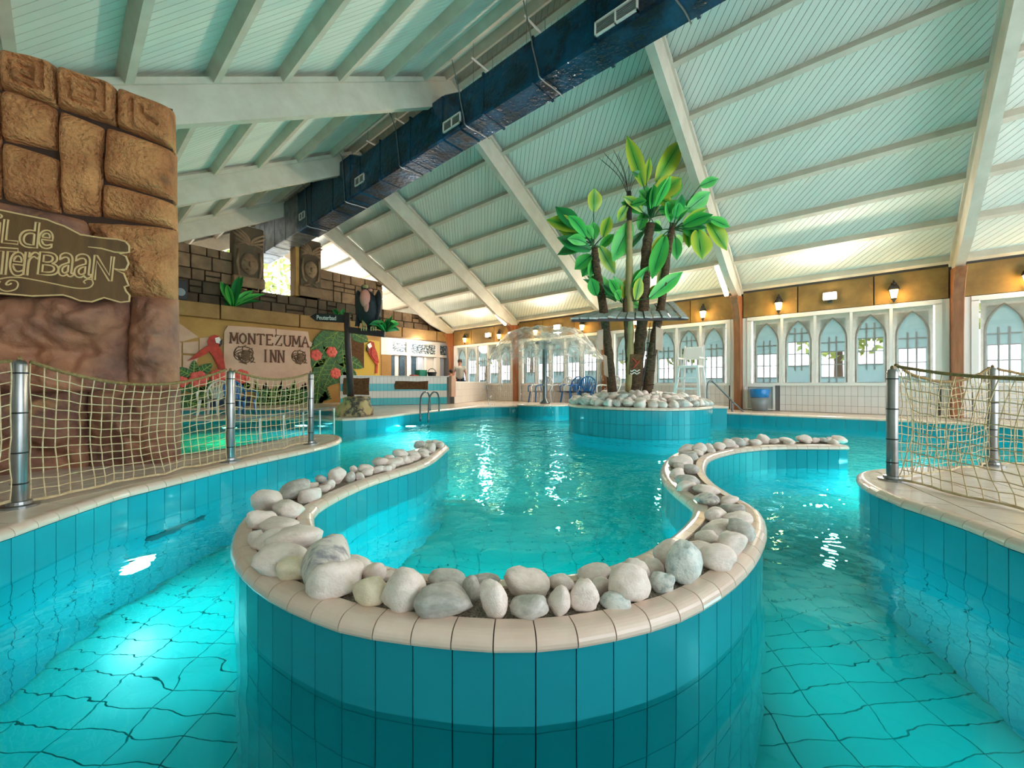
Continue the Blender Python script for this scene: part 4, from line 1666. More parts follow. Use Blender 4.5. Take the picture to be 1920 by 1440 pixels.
STONES = [(-1.328,2.181,0.305,0.136,0.126),(-1.307,2.39,0.3,0.17,0.122),(-1.178,2.331,0.29,0.109,0.098),(-1.142,2.044,0.295,0.15,0.109),(-1.202,1.912,0.29,0.11,0.093),(-1.088,1.868,0.28,0.166,0.075),(-1.092,1.707,0.28,0.061,0.076),(-1.009,1.675,0.285,0.127,0.089),(-0.906,1.678,0.295,0.186,0.112),(-0.852,1.47,0.295,0.176,0.114),(-0.761,1.404,0.285,0.125,0.087),(-0.641,1.354,0.32,0.187,0.169),(-0.578,1.303,0.29,0.165,0.13),(-0.564,1.445,0.28,0.106,0.074),(-0.779,1.559,0.275,0.062,0.055),(-0.473,1.368,0.285,0.088,0.082),(-0.44,1.238,0.285,0.11,0.099),(-0.331,1.211,0.305,0.135,0.14),(-0.426,1.383,0.27,0.065,0.037),(-0.221,1.335,0.28,0.128,0.068),(-0.205,1.191,0.285,0.167,0.103),(-0.128,1.254,0.285,0.056,0.089),(-0.089,1.34,0.27,0.095,0.054),(-0.055,1.176,0.3,0.084,0.131),(0.045,1.297,0.29,0.141,0.089),(0.051,1.172,0.28,0.117,0.076),(0.162,1.324,0.275,0.082,0.059),(0.144,1.182,0.29,0.068,0.102),(0.221,1.204,0.295,0.088,0.112),(0.285,1.389,0.275,0.12,0.065),(0.296,1.304,0.275,0.081,0.061),(0.37,1.251,0.305,0.133,0.125),(0.323,1.221,0.27,0.092,0.06),(0.425,1.367,0.29,0.097,0.097),(0.508,1.439,0.275,0.083,0.064),(0.497,1.311,0.27,0.079,0.082),(0.597,1.378,0.3,0.129,0.165),(0.59,1.492,0.3,0.106,0.113),(0.759,1.626,0.275,0.116,0.058),(0.76,1.474,0.27,0.131,0.108),(0.88,1.612,0.27,0.125,0.115),(0.829,1.707,0.28,0.095,0.068),(0.935,1.822,0.28,0.154,0.073),(1.001,1.76,0.275,0.125,0.11),(1.099,1.954,0.28,0.13,0.069),(1.18,2.137,0.275,0.128,0.057),(1.015,1.998,0.285,0.102,0.084),(1.117,2.284,0.27,0.142,0.081),(1.243,2.293,0.275,0.112,0.056),(1.204,2.485,0.28,0.155,0.072),(1.117,2.577,0.27,0.126,0.08),(1.184,2.704,0.285,0.156,0.084),(1.218,2.948,0.285,0.105,0.079),(1.371,3.07,0.285,0.123,0.082),(1.393,3.317,0.295,0.192,0.111),(1.567,3.561,0.295,0.158,0.103),(1.736,3.976,0.295,0.168,0.088),(1.85,3.945,0.3,0.158,0.123),(2.023,4.12,0.29,0.092,0.092),(2.148,4.149,0.29,0.129,0.101),(2.321,4.299,0.3,0.134,0.115),(2.463,4.364,0.3,0.155,0.116),(2.63,4.5,0.29,0.1,0.1),(2.709,4.466,0.285,0.139,0.079),(2.921,4.645,0.3,0.145,0.124),(3.008,4.605,0.28,0.123,0.072),(3.172,4.62,0.285,0.185,0.078),(3.423,4.681,0.295,0.187,0.104),(3.544,4.677,0.28,0.104,0.073),(3.638,4.677,0.28,0.125,0.073),(3.701,4.679,0.285,0.083,0.083),(3.798,4.644,0.295,0.165,0.093),(-1.307,2.625,0.275,0.07,0.047),(-1.29,2.7,0.295,0.084,0.066),(-1.206,2.566,0.27,0.074,0.051),(-1.188,2.608,0.285,0.081,0.081),(-1.209,2.761,0.305,0.11,0.129),(-1.141,2.821,0.285,0.075,0.081),(-1.193,3.016,0.3,0.054,0.06),(-1.126,3.07,0.285,0.123,0.082),(-1.093,2.877,0.275,0.064,0.064),(-1.079,2.97,0.28,0.086,0.066),(-1.041,3.101,0.275,0.096,0.062),(-1.085,3.298,0.295,0.147,0.088),(-0.999,3.331,0.285,0.163,0.081),(-1.041,3.395,0.31,0.091,0.068),(-0.987,3.525,0.325,0.125,0.086),(-0.927,3.447,0.285,0.077,0.084),(-0.894,3.656,0.29,0.13,0.097),(-0.9,3.521,0.275,0.078,0.063),(-0.846,3.828,0.285,0.111,0.085),(-0.803,3.972,0.3,0.088,0.115),(-0.948,4.103,0.32,0.109,0.091),(-0.923,4.466,0.285,0.099,0.06),(-0.815,4.367,0.285,0.136,0.087),(-0.775,4.307,0.27,0.096,0.077)]
YAW = -math.atan2(AX, AY)
LAB = {
    2: 'large flattish stone right of the tall one on the outer left bend', 3: 'oval stone nearest the coping above the left bend', 4: 'long smooth stone across the middle of the left bend',
    5: 'greyish stone overhanging the outer edge of the left bend', 6: 'low cream stone in the centre of the left bend', 7: 'narrow stone on the outermost edge of the left bend',
    8: 'cream stone between the low central one and the large smooth one', 9: 'broad white stone on the inner side of the left bend', 15: 'small cream stone behind the top of the grey veined slab',
    45: 'broad pale stone on the outer edge beyond the mossy grey one', 46: 'flat pale slab stone high on the outer right bend', 47: 'knobbly pale stone on the inner side of the right bend',
    49: 'squarish pale stone beside the grey topped round one', 50: 'broad pale stone crossing the narrow neck of the planter', 51: 'rounded stone on the inner edge of the narrow neck', 52: 'pale stone in the middle of the narrow neck',
    53: 'small upright stone on the inner edge past the neck', 54: 'small pale stone on the outer edge past the neck', 55: 'large pale stone where the planter turns to the right arm',
    65: 'tallest stone halfway along the far right arm of the planter', 68: 'large white stone near the far end of the right arm', 72: 'last white stone at the square end of the right arm',
    77: 'large egg shaped stone on the left arm of the planter', 79: 'small pointed stone behind the egg shaped one on the left arm', 87: 'peaked stone sitting high on the left arm', 93: 'upright white stone near the tip of the left arm', 95: 'outermost pale stone at the tip of the left arm',
    1: 'tall white stone standing at the outer left bend of the planter', 10: 'large smooth white stone lying low at the left bend of the planter',
    11: 'yellowish stone tucked under the grey veined slab on the left bend', 12: 'long slanting grey veined stone leaning on the left bend',
    13: 'big blocky cream stone on the left front of the planter', 14: 'smooth white stone right behind the big blocky cream stone',
    16: 'slim white stone leaning between the veined slab and the tall egg stone', 17: 'rough yellow chipped stone with a dark hole on the front of the planter',
    18: 'large upright egg shaped white stone on the front of the planter', 19: 'small cream stone peeping out behind the rough yellow stone',
    20: 'greyish wedge stone behind the wide grey oval one', 21: 'wide flat grey oval stone lying on the front edge',
    22: 'narrow upright cream stone right of the wide grey oval one', 23: 'pale stone showing behind the pointed yellowish cone stone',
    24: 'pointed yellowish white cone stone on the front edge of the planter', 25: 'cleft cream stone perched above a flat pebble at front centre',
    26: 'flat faceted grey white stone under the cleft cream one', 27: 'cream stone with a rusty stain behind the long slim pebble',
    28: 'long slim white pebble pointing at the viewer', 29: 'smooth bell shaped white stone just right of the front centre',
    30: 'broad pale stone behind the bell shaped one', 31: 'small rounded cream stone between the bell shaped and the long smooth one',
    32: 'long smooth cream stone leaning right of centre', 33: 'dark green grey streaked pebble lying on the gravel at the front',
    34: 'tall rounded cream stone behind the long smooth one', 35: 'round pebble with a flat face left of the upright cream stone',
    36: 'small green grey pyramid stone beside the big marbled stone', 37: 'big green white marbled stone standing at the right front',
    38: 'upright cream stone behind the big marbled stone', 39: 'flattish cream stone behind the top of the marbled stone',
    40: 'squarish white stone right of the big marbled stone', 41: 'round white boulder stone at the outer right bend',
    42: 'rounded pinkish cream stone left of the round white boulder', 43: 'broad low stone on the right bend of the planter',
    44: 'mossy grey stone on the outer edge of the right bend', 48: 'grey topped round stone on the inner right bend',
}
TY = {11: 'st_yellow', 12: 'st_vein', 17: 'st_yellow', 20: 'st_grey', 21: 'st_grey', 24: 'st_white', 26: 'st_grey', 33: 'st_teal', 36: 'st_teal', 37: 'st_teal', 48: 'st_vein', 44: 'st_grey'}
TILT = {12: (.1, -.55), 16: (0, -.35), 18: (0, -.25), 28: (.2, 0), 32: (0, .3), 37: (0, -.1), 13: (0, .1)}
for i, (r_, d_, z_, w_, h_) in enumerate(STONES, 1):
    front = i <= 44 or i == 48
    rr = random.Random(i)
    m_ = TY.get(i, 'st_white' if rr.random() < .8 else 'st_grey')
    w_ *= 1.14 if i <= 10 else 1.0
    z_h = h_*.92
    dep = min(.17, max(.7*w_, .6*h_))
    if i in LAB:
        lb, gr = LAB[i], None
    elif 73 <= i:
        far = d_ > 3.2
        lb, gr = ('rounded pale pebble near the far tip of the left arm', 'pebbles near the tip of the left arm') if far else ('rounded pale pebble on the near half of the left arm', 'pebbles on the near half of the left arm')
    elif i < 13:
        lb, gr = 'pale pebble packed on the left bend of the planter', 'pebbles on the left bend of the planter'
    elif i < 15 or i == 15:
        lb, gr = 'small pale pebble behind the grey veined slab', None
    elif i < 56:
        lb, gr = 'pale pebble packed along the narrow right bend of the planter', 'pebbles on the right bend of the planter'
    else:
        lb, gr = ('pale pebble on the straight end of the far right arm', 'pebbles on the end of the right arm') if r_ > 2.6 else ('pale pebble where the right arm curves away', 'pebbles on the curve of the right arm')
    tl = TILT.get(i, (rr.uniform(-.15, .15), rr.uniform(-.25, .25)))
    zc = max(z_, .25+z_h*.42)
    if front and i > 10:
        d_ += .014*(1 if d_ < 1.5 else 0)
    e = pebble(cw(r_, d_, zc), (w_, dep, z_h), YAW+rr.uniform(-.2, .2), tl, i, m_, lb, gr)
# filler stones under the far ones, one per gap
for k in range(26):
    t = k/25
    j = int((.02+.24*t)*len(cl)) if k < 13 else int((.66+.33*(k-13)/12)*len(cl))
    rr = random.Random(500+k)
    p = cl[min(j, len(cl)-1)]+N[min(j, len(cl)-1)]*rr.uniform(-.07, .07)
    s_ = rr.uniform(.07, .1)
    left = k < 13
    pebble((p.x, p.y, .27), (s_*1.2, s_, s_*.8), rr.uniform(0, 6), (0, 0), k+3, 'st_white',
           'small pale filler pebble low on the left arm gravel' if left else 'small pale filler pebble low on the right arm gravel',
           'low pebbles on the left arm' if left else 'low pebbles on the right arm')
# mound on the palm island
k = 0
rr = random.Random(77)
placed = []
for ring, (rad, n, z) in enumerate(((1.22, 42, .585), (1.03, 34, .63), (.83, 27, .67), (.62, 20, .70), (.40, 13, .72), (.18, 6, .73))):
    for i in range(n):
        a = 2*math.pi*(i+.5*(ring % 2))/n+rr.uniform(-.04, .04)
        p = IC+Vector((math.cos(a), math.sin(a)))*(rad+rr.uniform(-.04, .04))
        s_ = rr.uniform(.15, .21)
        pebble((p.x, p.y, z+rr.uniform(-.015, .02)), (s_*rr.uniform(.9, 1.3), s_, s_*rr.uniform(.65, .95)), rr.uniform(0, 6.3), (rr.uniform(-.5, .5), rr.uniform(-.5, .5)), rr.randrange(10),
               rr.choice(['st_white', 'st_white', 'st_white', 'st_grey', 'st_teal']), 'pale pebble in the mound around the palm trunks', 'pebbles on the palm island')
        k += 1
MB().lathe([(1.25, .53), (1.05, .60), (.6, .67), (.1, .7)], (IC.x, IC.y, 0), 32).build('gravel_mound', 'gravel', isl)

# ================================================================== netting
POSTS = {}


def net_post(r_, d_, zt, label, name='net_post', ties=(.04, .35, .66, .9)):
    p = cw(r_, d_)
    root = thing(name, label, 'post', (p.x, p.y, .26))
    MB().lathe([(.03, .27), (.032, .28), (.032, zt-.03), (.026, zt-.012), (.006, zt)], (p.x, p.y, 0), 16).build('pole', 'steel', root, smooth=True)
    MB().lathe([(.078, .26), (.078, .272), (.05, .276), (.048, .292), (.034, .296)], (p.x, p.y, 0), 20).build('base_plate', 'steel', root)
    for t in ties:
        z = zt-.05-(zt-.35)*t*.98
        MB().lathe([(.0335, z), (.0355, z+.004), (.0335, z+.008)], (p.x, p.y, 0), 14).build('cable_tie', 'black', root)
    MB().blob((p.x, p.y, zt+.006), .012, .012, .016, 1).build('top_hook', 'toprope', root)
    return p


L0 = net_post(-2.55, .9, 1.08, 'steel net post outside the frame on the left deck')
L1 = net_post(-2.73, 2.217, 1.075, 'steel net post nearest the left edge of the picture')
L2 = net_post(-2.476, 3.517, 1.06, 'steel net post in the middle of the left netting')
L3 = net_post(-2.29, 4.55, 1.07, 'steel net post at the rounded end of the left deck')
R1 = net_post(2.69, 2.83, 1.05, 'steel net post at the tip of the right deck')
R2 = net_post(4.0, 3.33, 1.08, 'rear net post seen through the right netting')
R3 = net_post(2.75, 1.0, 1.05, 'steel net post outside the frame on the right deck')


def netting(a, b, zt, zb, sag, label, cell=.058, belly=.06, seed=0, mat_='rope', bow=0, pinch=.0):
    a, b = a.copy(), b.copy()
    t = (b-a).normalized()
    nrm = Vector((t.y, -t.x, 0))
    a += t*.045
    b -= t*.045
    L_ = (b-a).length
    n = max(4, round(L_/cell))
    mrow = round((zt-zb)/cell)
    root = thing('rope_net', label, 'net', (a.x, a.y, zb))

    def P(i, j):
        x = i/n
        y = j/mrow
        s = 4*x*(1-x)
        z = zt-sag*s-(zt-sag*s-zb)*y
        q = Vector((i*.37+seed, j*.31, seed))
        xx = x+(pinch*math.sin(math.pi*y)*(1-2*x)*(1-s)**3 if pinch else 0)
        o = bow*s+belly*s*math.sin(math.pi*min(1, y*1.05))+.012*noise.noise(q*1.7)
        if y > .8:
            o += (y-.8)*.25*noise.noise(Vector((i*.3+seed, 3, 1)))
        p = a.lerp(b, xx)+nrm*o
        return Vector((p.x, p.y, z+.012*noise.noise(q+Vector((5, 5, 5)))*(0 if j == 0 else 1)))
    m = MB()
    for i in range(n+1):
        m.tube([P(i, j) for j in range(mrow+1)], .0030, 4)
    for j in range(1, mrow+1):
        m.tube([P(i, j)+Vector((0, 0, .004*(i % 2))) for i in range(n+1)], .0030, 4)
    tag(m.build('mesh_cords', mat_, root, fix=False), kind='stuff')
    MB().tube([P(i/2, 0)+Vector((0, 0, .006)) for i in range(2*n+1)], .011, 7).build('top_rope', 'toprope', root, smooth=True, fix=False)
    MB().tube([P(i, mrow)+Vector((0, 0, -.004)) for i in range(n+1)], .006, 6).build('bottom_rope', 'rope', root, smooth=True, fix=False)


netting(L0, L1, 1.06, .30, .06, 'rope net running out of the picture left of the first post', seed=1)
netting(L1, L2, 1.06, .285, .13, 'wide rope net between the two left posts before the rock gateway', seed=2, belly=-.04)
netting(L2, L3, 1.05, .285, .07, 'narrow rope net between the two farther left posts', seed=3, cell=.062, belly=-.03)
netting(R1, R3, 1.055, .275, .10, 'dark rope net sagging along the right deck edge', seed=4, belly=.10, cell=.07, pinch=.05)
netting(R1, R2, 1.07, .28, .12, 'sunlit rope net at the back of the right deck', seed=5, belly=.02, cell=.06)
R4 = cw(6.2, 3.45)
R4 = net_post(6.4, 3.5, 1.08, 'farthest net post at the back of the right deck')
netting(R2, R4, 1.06, .28, .12, 'rope net right of the rear post on the right deck', seed=6, belly=.02)

# ================================================================== duct along the ridge
du = thing('air_duct', 'long dark air duct hanging under the ridge from chains', 'duct', (5.2, 6, 5.6))
ZB = 5.65
sect = [(13.2, 6.86, 5.55), (9.8, 6.80, 5.5), (9.3, 6.56, 5.5), (6.1, 6.53, 5.45), (5.6, 6.36, 5.45), (1.2, 6.36, 5.45), (.7, 6.26, 5.45), (-4.5, 6.26, 5.45)]
for k in range(len(sect)-1):
    (ya, za, xa), (yb, zb_, xb) = sect[k], sect[k+1]
    m = MB()
    x0 = 4.9
    m.hexa([(x0, ya, ZB), (xa, ya, ZB), (xb, yb, ZB), (x0, yb, ZB), (x0, ya, za), (xa, ya, za), (xb, yb, zb_), (x0, yb, zb_)])
    m.build('duct_section', 'duct', du, bevel=.03)
# foil seams
for y in (12.2, 10.8, 8.4, 7.2, 5, 3.9, 2.8, 1.6):
    zt = 6.87 if y > 9.6 else 6.57 if y > 5.9 else 6.37
    m = MB()
    m.box(4.892, y-.02, ZB-.008, 5.46, y+.02, zt+.008)
    m.build('duct_seam', 'duct', du)
gr = MB().box(4.9, 13.2, ZB, 5.5, 17.6, 6.9)
gr.build('zinc_duct', 'ductgrey', du, bevel=.02)
for y in (14.2, 15.2, 16.2):
    MB().box(4.89, y-.02, ZB-.01, 5.51, y+.02, 6.91).build('duct_seam', 'ductgrey', du)
for u, v, w in ((1155, 33, .62), (848, 231, .5), (675, 338, .44), (567, 405, .4)):
    p = at(u, v, X=4.9)
    g = MB()
    z0, z1 = p.z-.10, p.z+.10
    for a in ((p.y-w/2, z0, p.y+w/2, z0+.02), (p.y-w/2, z1-.02, p.y+w/2, z1), (p.y-w/2, z0, p.y-w/2+.02, z1), (p.y+w/2-.02, z0, p.y+w/2, z1), (p.y-.01, z0, p.y+.01, z1)):
        g.box(4.87, a[0], a[1], 4.9, a[2], a[3])
    gr_ = g.build('grille_frame', 'white', du)
    for j in range(6):
        z = z0+.03+j*.026
        MB().box(4.88, p.y-w/2+.02, z, 4.895, p.y+w/2-.02, z+.008).build('grille_slat', 'muntin', gr_)
# hangers and slings
for k, y in enumerate((12.6, 10.2, 7.7, 5.6, 3.9, 1.9)):
    zt = 6.87 if y > 9.6 else 6.57 if y > 5.9 else 6.37
    m = MB()
    P = [(4.7, y+.05, 7.0-(0 if k % 2 else .05)), (4.86, y, zt)]
    P += [(4.885, y-.02, zt-.2), (4.885, y-.12, ZB+.15), (4.9, y-.16, ZB-.012), (5.2, y-.2, ZB-.02), (5.46, y-.2, ZB-.012)]
    m.tube(spline(P, 4), .011, 5)
    m.build('sling_chain', 'steel', du)
for k in range(9):
    y = 1.6+k*1.25
    m = MB()
    m.tube([(4.95, y, 6.86), (5.55, y, 6.86)], .018, 6)
    m.build('hanger_rail', 'white', du)
    m = MB()
    for x in (5.0, 5.5):
        MB().tube([(x, y, 6.3), (x, y, 7.22)], .006, 4).build('hanger_rod', 'steel', du)

# ================================================================== lamps
def lantern(y, label):
    root = thing('wall_lantern', label, 'lantern', (12.05, y, 2.9), 'wall lanterns above the windows')
    MB().lathe([(.02, .02), (.095, .0), (.10, -.02), (.075, .06), (.05, .09), (.045, .13), (.018, .15), (.012, .19)], (11.99, y, 3.0), 8).build('lantern_cap', 'black', root)
    MB().lathe([(.05, -.20), (.085, -.02)], (11.99, y, 3.0), 6).build('lantern_glass', 'lampglass', root)
    MB().lathe([(.012, -.29), (.03, -.24), (.055, -.205), (.05, -.20)], (11.99, y, 3.0), 8).build('lantern_foot', 'black', root)
    c_ = MB()
    for k in range(6):
        a = math.pi*2*k/6
        c_.tube([(11.99+.052*math.cos(a), y+.052*math.sin(a), 2.80), (11.99+.088*math.cos(a), y+.088*math.sin(a), 2.98)], .005, 4)
    c_.tube([(11.99, y, 3.14), (12.05, y, 3.2), (12.12, y, 3.12)], .012, 5)
    c_.build('lantern_cage', 'black', root)
    lamp('lantern_light', 'POINT', (11.80, y, 2.86), 4, (1, .62, .22), .05)


for i, (y, w) in enumerate(((-2.3, 'rightmost wall lantern above the windows'), (-.47, 'wall lantern above the windows left of the rightmost brown post'), (1.63, 'wall lantern nearest the right side of the fluorescent tube'),
                            (3.42, 'wall lantern between the palm shelter and the brown post'), (5.4, 'wall lantern seen behind the palm trunks'), (7.35, 'wall lantern just left of the palm shelter'),
                            (9.4, 'wall lantern above the right of the water dome'), (11.3, 'wall lantern above the left of the water dome'), (13.4, 'farthest wall lantern beside the kiosk'))):
    lantern(y, w)


def flood(y, label):
    root = thing('floodlight', label, 'floodlight', (12.05, y, 2.95))
    MB().box(11.98, y-.13, 2.92, 12.10, y+.13, 3.10).build('housing', 'white', root, bevel=.012)
    MB().box(11.962, y-.115, 2.935, 11.978, y+.115, 3.085).build('lit_lens', 'flood', root)
    MB().box(12.06, y-.04, 2.86, 12.12, y+.04, 2.93).build('bracket', 'black', root)
    lamp('flood_light', 'SPOT', (11.93, y, 3.0), 125, (1, .86, .72), .12, (4, y+.5, 2.9), 2.9)


flood(.62, 'white floodlight glowing on the fascia between two lanterns')
flood(11.95, 'added floodlight at the far end of the fascia to brighten the mural')  # added to wash the mural front with light
flood(8.4, 'distant floodlight glowing on the fascia above the water dome')
flood(4.4, 'floodlight on the fascia hidden behind the palm shelter')
for y, lb in ((2.74, 'fluorescent tube light on the rafter right of the palms'), (10.64, 'fluorescent tube light on the far rafter above the water dome')):
    root = thing('tube_light', lb, 'light', (11.2, y, 3.6))
    a, b = Vector((10.7, y, roof(10.7)-.48)), Vector((11.7, y, roof(11.7)-.46))
    MB().beam(a, b, .10, .05).build('housing', 'white', root)
    MB().beam(a+Vector((.03, 0, -.05)), b+Vector((-.03, 0, -.05)), .085, .06).build('lit_tube', 'tubelit', root, bevel=.012)

lamp('kiosk_light', 'POINT', (10.2, 14.3, 2.72), 26, (1, .93, .84), .25)
lamp('gable_fill', 'POINT', (7.6, 16.6, 4.3), 120, (1, .86, .72), .3)  # added fill, brightens the ceiling behind the stone front
# pool lamps: fittings in the walls, each with its light
def poollamp(r_, d_, z_, tr, td, e, col, label, size=.12, show=True):
    p = cw(r_, d_, z_)
    t = cw(tr, td, z_)
    n_ = (t-p).normalized()
    if show:
        root = thing('pool_lamp', label, 'pool lamp', p)
        q = n_.to_track_quat('Z', 'Y').to_matrix()
        m = MB()
        n = 20
        m.add([p+q @ Vector((math.cos(2*math.pi*i/n)*.11, math.sin(2*math.pi*i/n)*.11, z)) for z in (-.005, .02) for i in range(n)],
              [tuple(reversed(range(n))), tuple(range(n, 2*n))]+[(i, (i+1) % n, n+(i+1) % n, n+i) for i in range(n)])
        m.build('rim', 'steel', root)
        m = MB()
        m.add([p+q @ Vector((math.cos(2*math.pi*i/n)*.085, math.sin(2*math.pi*i/n)*.085, z)) for z in (.018, .026) for i in range(n)],
              [tuple(reversed(range(n))), tuple(range(n, 2*n))]+[(i, (i+1) % n, n+(i+1) % n, n+i) for i in range(n)])
        m.build('lens', 'poollamp', root)
    lamp('pool_light', 'AREA', p+n_*.05, e*.72, col, .22, p+n_*2+Vector((0, 0, -.25)))


poollamp(-2.50, 2.62, -.72, 0, 2.2, 4.6, (.5, .97, 1), 'bright round pool lamp in the left channel wall')
poollamp(-2.36, 1.2, -.75, 0, 1.2, 3.4, (.45, .97, 1), 'pool lamp in the left wall nearest the camera')
poollamp(2.20, 1.3, -.75, 0, 1.3, 2.0, (.5, .97, .97), 'pool lamp in the right channel wall')
poollamp(4.6, 3.52, -.7, 4.3, 6, 50, (.45, .98, .97), 'unseen pool lamp added on the back wall of the right deck')  # added, turned away from the view, to light the open water
poollamp(-2.06, 4.6, -.7, 2, 4.8, 27, (.5, .98, 1), 'pool lamp under the rounded end of the left deck')
p_ = cw(-2.4, 9.55)
poollamp(-2.35, 9.3, -.3, -1.6, 5, 60, (.45, .9, 1), 'pool lamp shining below the counter side of the basin')
poollamp(.9, 13.45, -.6, .9, 16, 45, (.5, .96, 1), 'unseen pool lamp added behind the fountain plinth')  # added out of view to light the far water
poollamp(2.9, 9.38, -.6, 3.2, 12, 70, (.5, .96, 1), 'unseen pool lamp added on the back of the palm island')  # added, hidden by the island, to light the basin behind
poollamp(6.0, 3.68, -.6, 5.6, 7, 40, (.5, .96, 1), 'second unseen pool lamp added on the back wall of the right deck')  # another added light for the water, lens out of sight
poollamp(-5.0, 9.6, -.5, -4.6, 5.5, 30, (.45, .9, .95), 'pool lamp in the side basin behind the netting')
lamp('green_pool_light', 'AREA', cw(-6.3, 8.9, -.3), 22, (.1, 1, .25), .25, cw(-5.4, 6.5, -.6))
poollamp(1.37, 2.32, -.6, 2.4, 2.0, 2.2, (.45, .98, .97), 'unseen pool lamp added on the outer right side of the planter')  # added to brighten the right channel wall, lens hidden
poollamp(-1.42, 2.4, -.6, -2.4, 2.5, 4.5, (.45, .97, 1), 'unseen pool lamp added on the outer left side of the planter')  # added to brighten the left channel wall, lens hidden
poollamp(.03, 1.42, -.7, 0, 5, 42, (.42, .98, .95), 'pool lamp on the inner side of the planter front')

# ================================================================== banana palms
def leaf(root, base, tip, width, sag=.1, m_='leaf', stalk=None, fold=.18, twist=0., name='leaf'):
    base, tip = Vector(base), Vector(tip)
    d = tip-base
    L_ = d.length
    view = Vector((AX, AY, 0))
    side = d.cross(view)
    side = side.normalized() if side.length > 1e-5 else Vector((1, 0, 0))
    nrm = side.cross(d).normalized()
    side = (Matrix.Rotation(twist, 3, d.normalized()) @ side)
    nrm = (Matrix.Rotation(twist, 3, d.normalized()) @ nrm)
    nu, nv = 10, 6
    vs, fs, uvs = [], [], []
    for i in range(nu+1):
        t = i/nu
        w = width/2*(math.sin(math.pi*min(1, t*.94+.04))**.62)*(1 if t < .55 else (1-((t-.55)/.45)**2.6*.75))
        if i == nu:
            w = .004
        c = base+d*t+Vector((0, 0, -1))*sag*L_*(t*t)+Vector((0, 0, 1))*sag*L_*t*.9
        for j in range(nv+1):
            s_ = 2*j/nv-1
            vs.append(c+side*s_*w+nrm*(abs(s_)*fold*w*-1)+nrm*.02*width*math.sin(t*9+j))
            uvs.append((t, abs(s_)))
    for i in range(nu):
        for j in range(nv):
            fs.append((i*(nv+1)+j, i*(nv+1)+j+1, (i+1)*(nv+1)+j+1, (i+1)*(nv+1)+j))
    me = bpy.data.meshes.new(name)
    me.from_pydata([tuple(v) for v in vs], [], fs)
    ul = me.uv_layers.new()
    for lp in me.loops:
        ul.data[lp.index].uv = uvs[lp.vertex_index]
    me.polygons.foreach_set('use_smooth', [True]*len(me.polygons))
    me.materials.append(M[m_])
    o = bpy.data.objects.new(name, me)
    link(o, root)
    m = MB()
    mid = [base+d*t+Vector((0, 0, -1))*sag*L_*t*t+Vector((0, 0, 1))*sag*L_*t*.9 for t in [k/8 for k in range(9)]]
    if stalk is not None:
        s0 = Vector(stalk)
        ctrl = (s0+base)/2+Vector((0, 0, .12*(base-s0).length))
        mid = [s0*(1-t)**2+ctrl*2*t*(1-t)+base*t*t for t in [k/5 for k in range(5)]]+mid
    rs = [.014*(1-.75*k/(len(mid)-1)) for k in range(len(mid))]
    m.tube(mid, rs, 5)
    m.build('leaf_rib', 'leafd' if False else 'mleaf', o, smooth=True)
    return o


D0 = 8.0


def pc(x, y, dd=0):      # crop of the photograph holding the crowns, 3.6 px per px
    return at(1000+x/3.6, 240+y/3.6, d=D0+dd)


def trunk_of(root, pts, radii, m_, name='trunk', rings=True):
    P = spline(pts, 6)
    n = len(P)
    rs = []
    for i in range(n):
        t = i/(n-1)*(len(radii)-1)
        k = min(int(t), len(radii)-2)
        rs.append((radii[k]*(1-(t-k))+radii[k+1]*(t-k))*(1+(.09*math.sin(i*2.9) if rings else 0)))
    MB().tube(P, rs, 10).build(name, m_, root, smooth=True)


def palm(label, base, pts, radii, m_, crown, leaves, extra=9):
    root = thing('banana_plant', label, 'plant', base)
    trunk_of(root, pts, radii, m_)
    for k, (sx, sy, x0, y0, x1, y1, w, m2) in enumerate(leaves):
        rr = random.Random(k*7+int(x0))
        dd = rr.uniform(-.28, .28)
        e = rr.uniform(-.15, .15)
        leaf(root, pc(x0, y0, dd*.7), pc(x1, y1, dd+e), w/3.6*D0/FPX*1.3, .06 if y1 < y0 else .02, m2, pc(sx, sy), .22, rr.uniform(-.45, .45))
    hub = pc(leaves[0][0], leaves[0][1])
    rr = random.Random(len(leaves)*3+int(leaves[0][0]))
    for k in range(extra):
        a = rr.uniform(0, 6.28)
        el = rr.uniform(-.15, 1.1)
        d_ = Vector((math.cos(a)*math.cos(el), math.sin(a)*math.cos(el), math.sin(el)))
        l_ = rr.uniform(.55, .95)
        leaf(root, hub+d_*l_*.3, hub+d_*l_, rr.uniform(.16, .24), rr.uniform(.1, .4), rr.choice(['leaf', 'leafy', 'leaf', 'leafd']), hub, .25, rr.uniform(-.7, .7))
    return root


def base_at(u, v):
    return at(u, v, d=D0)


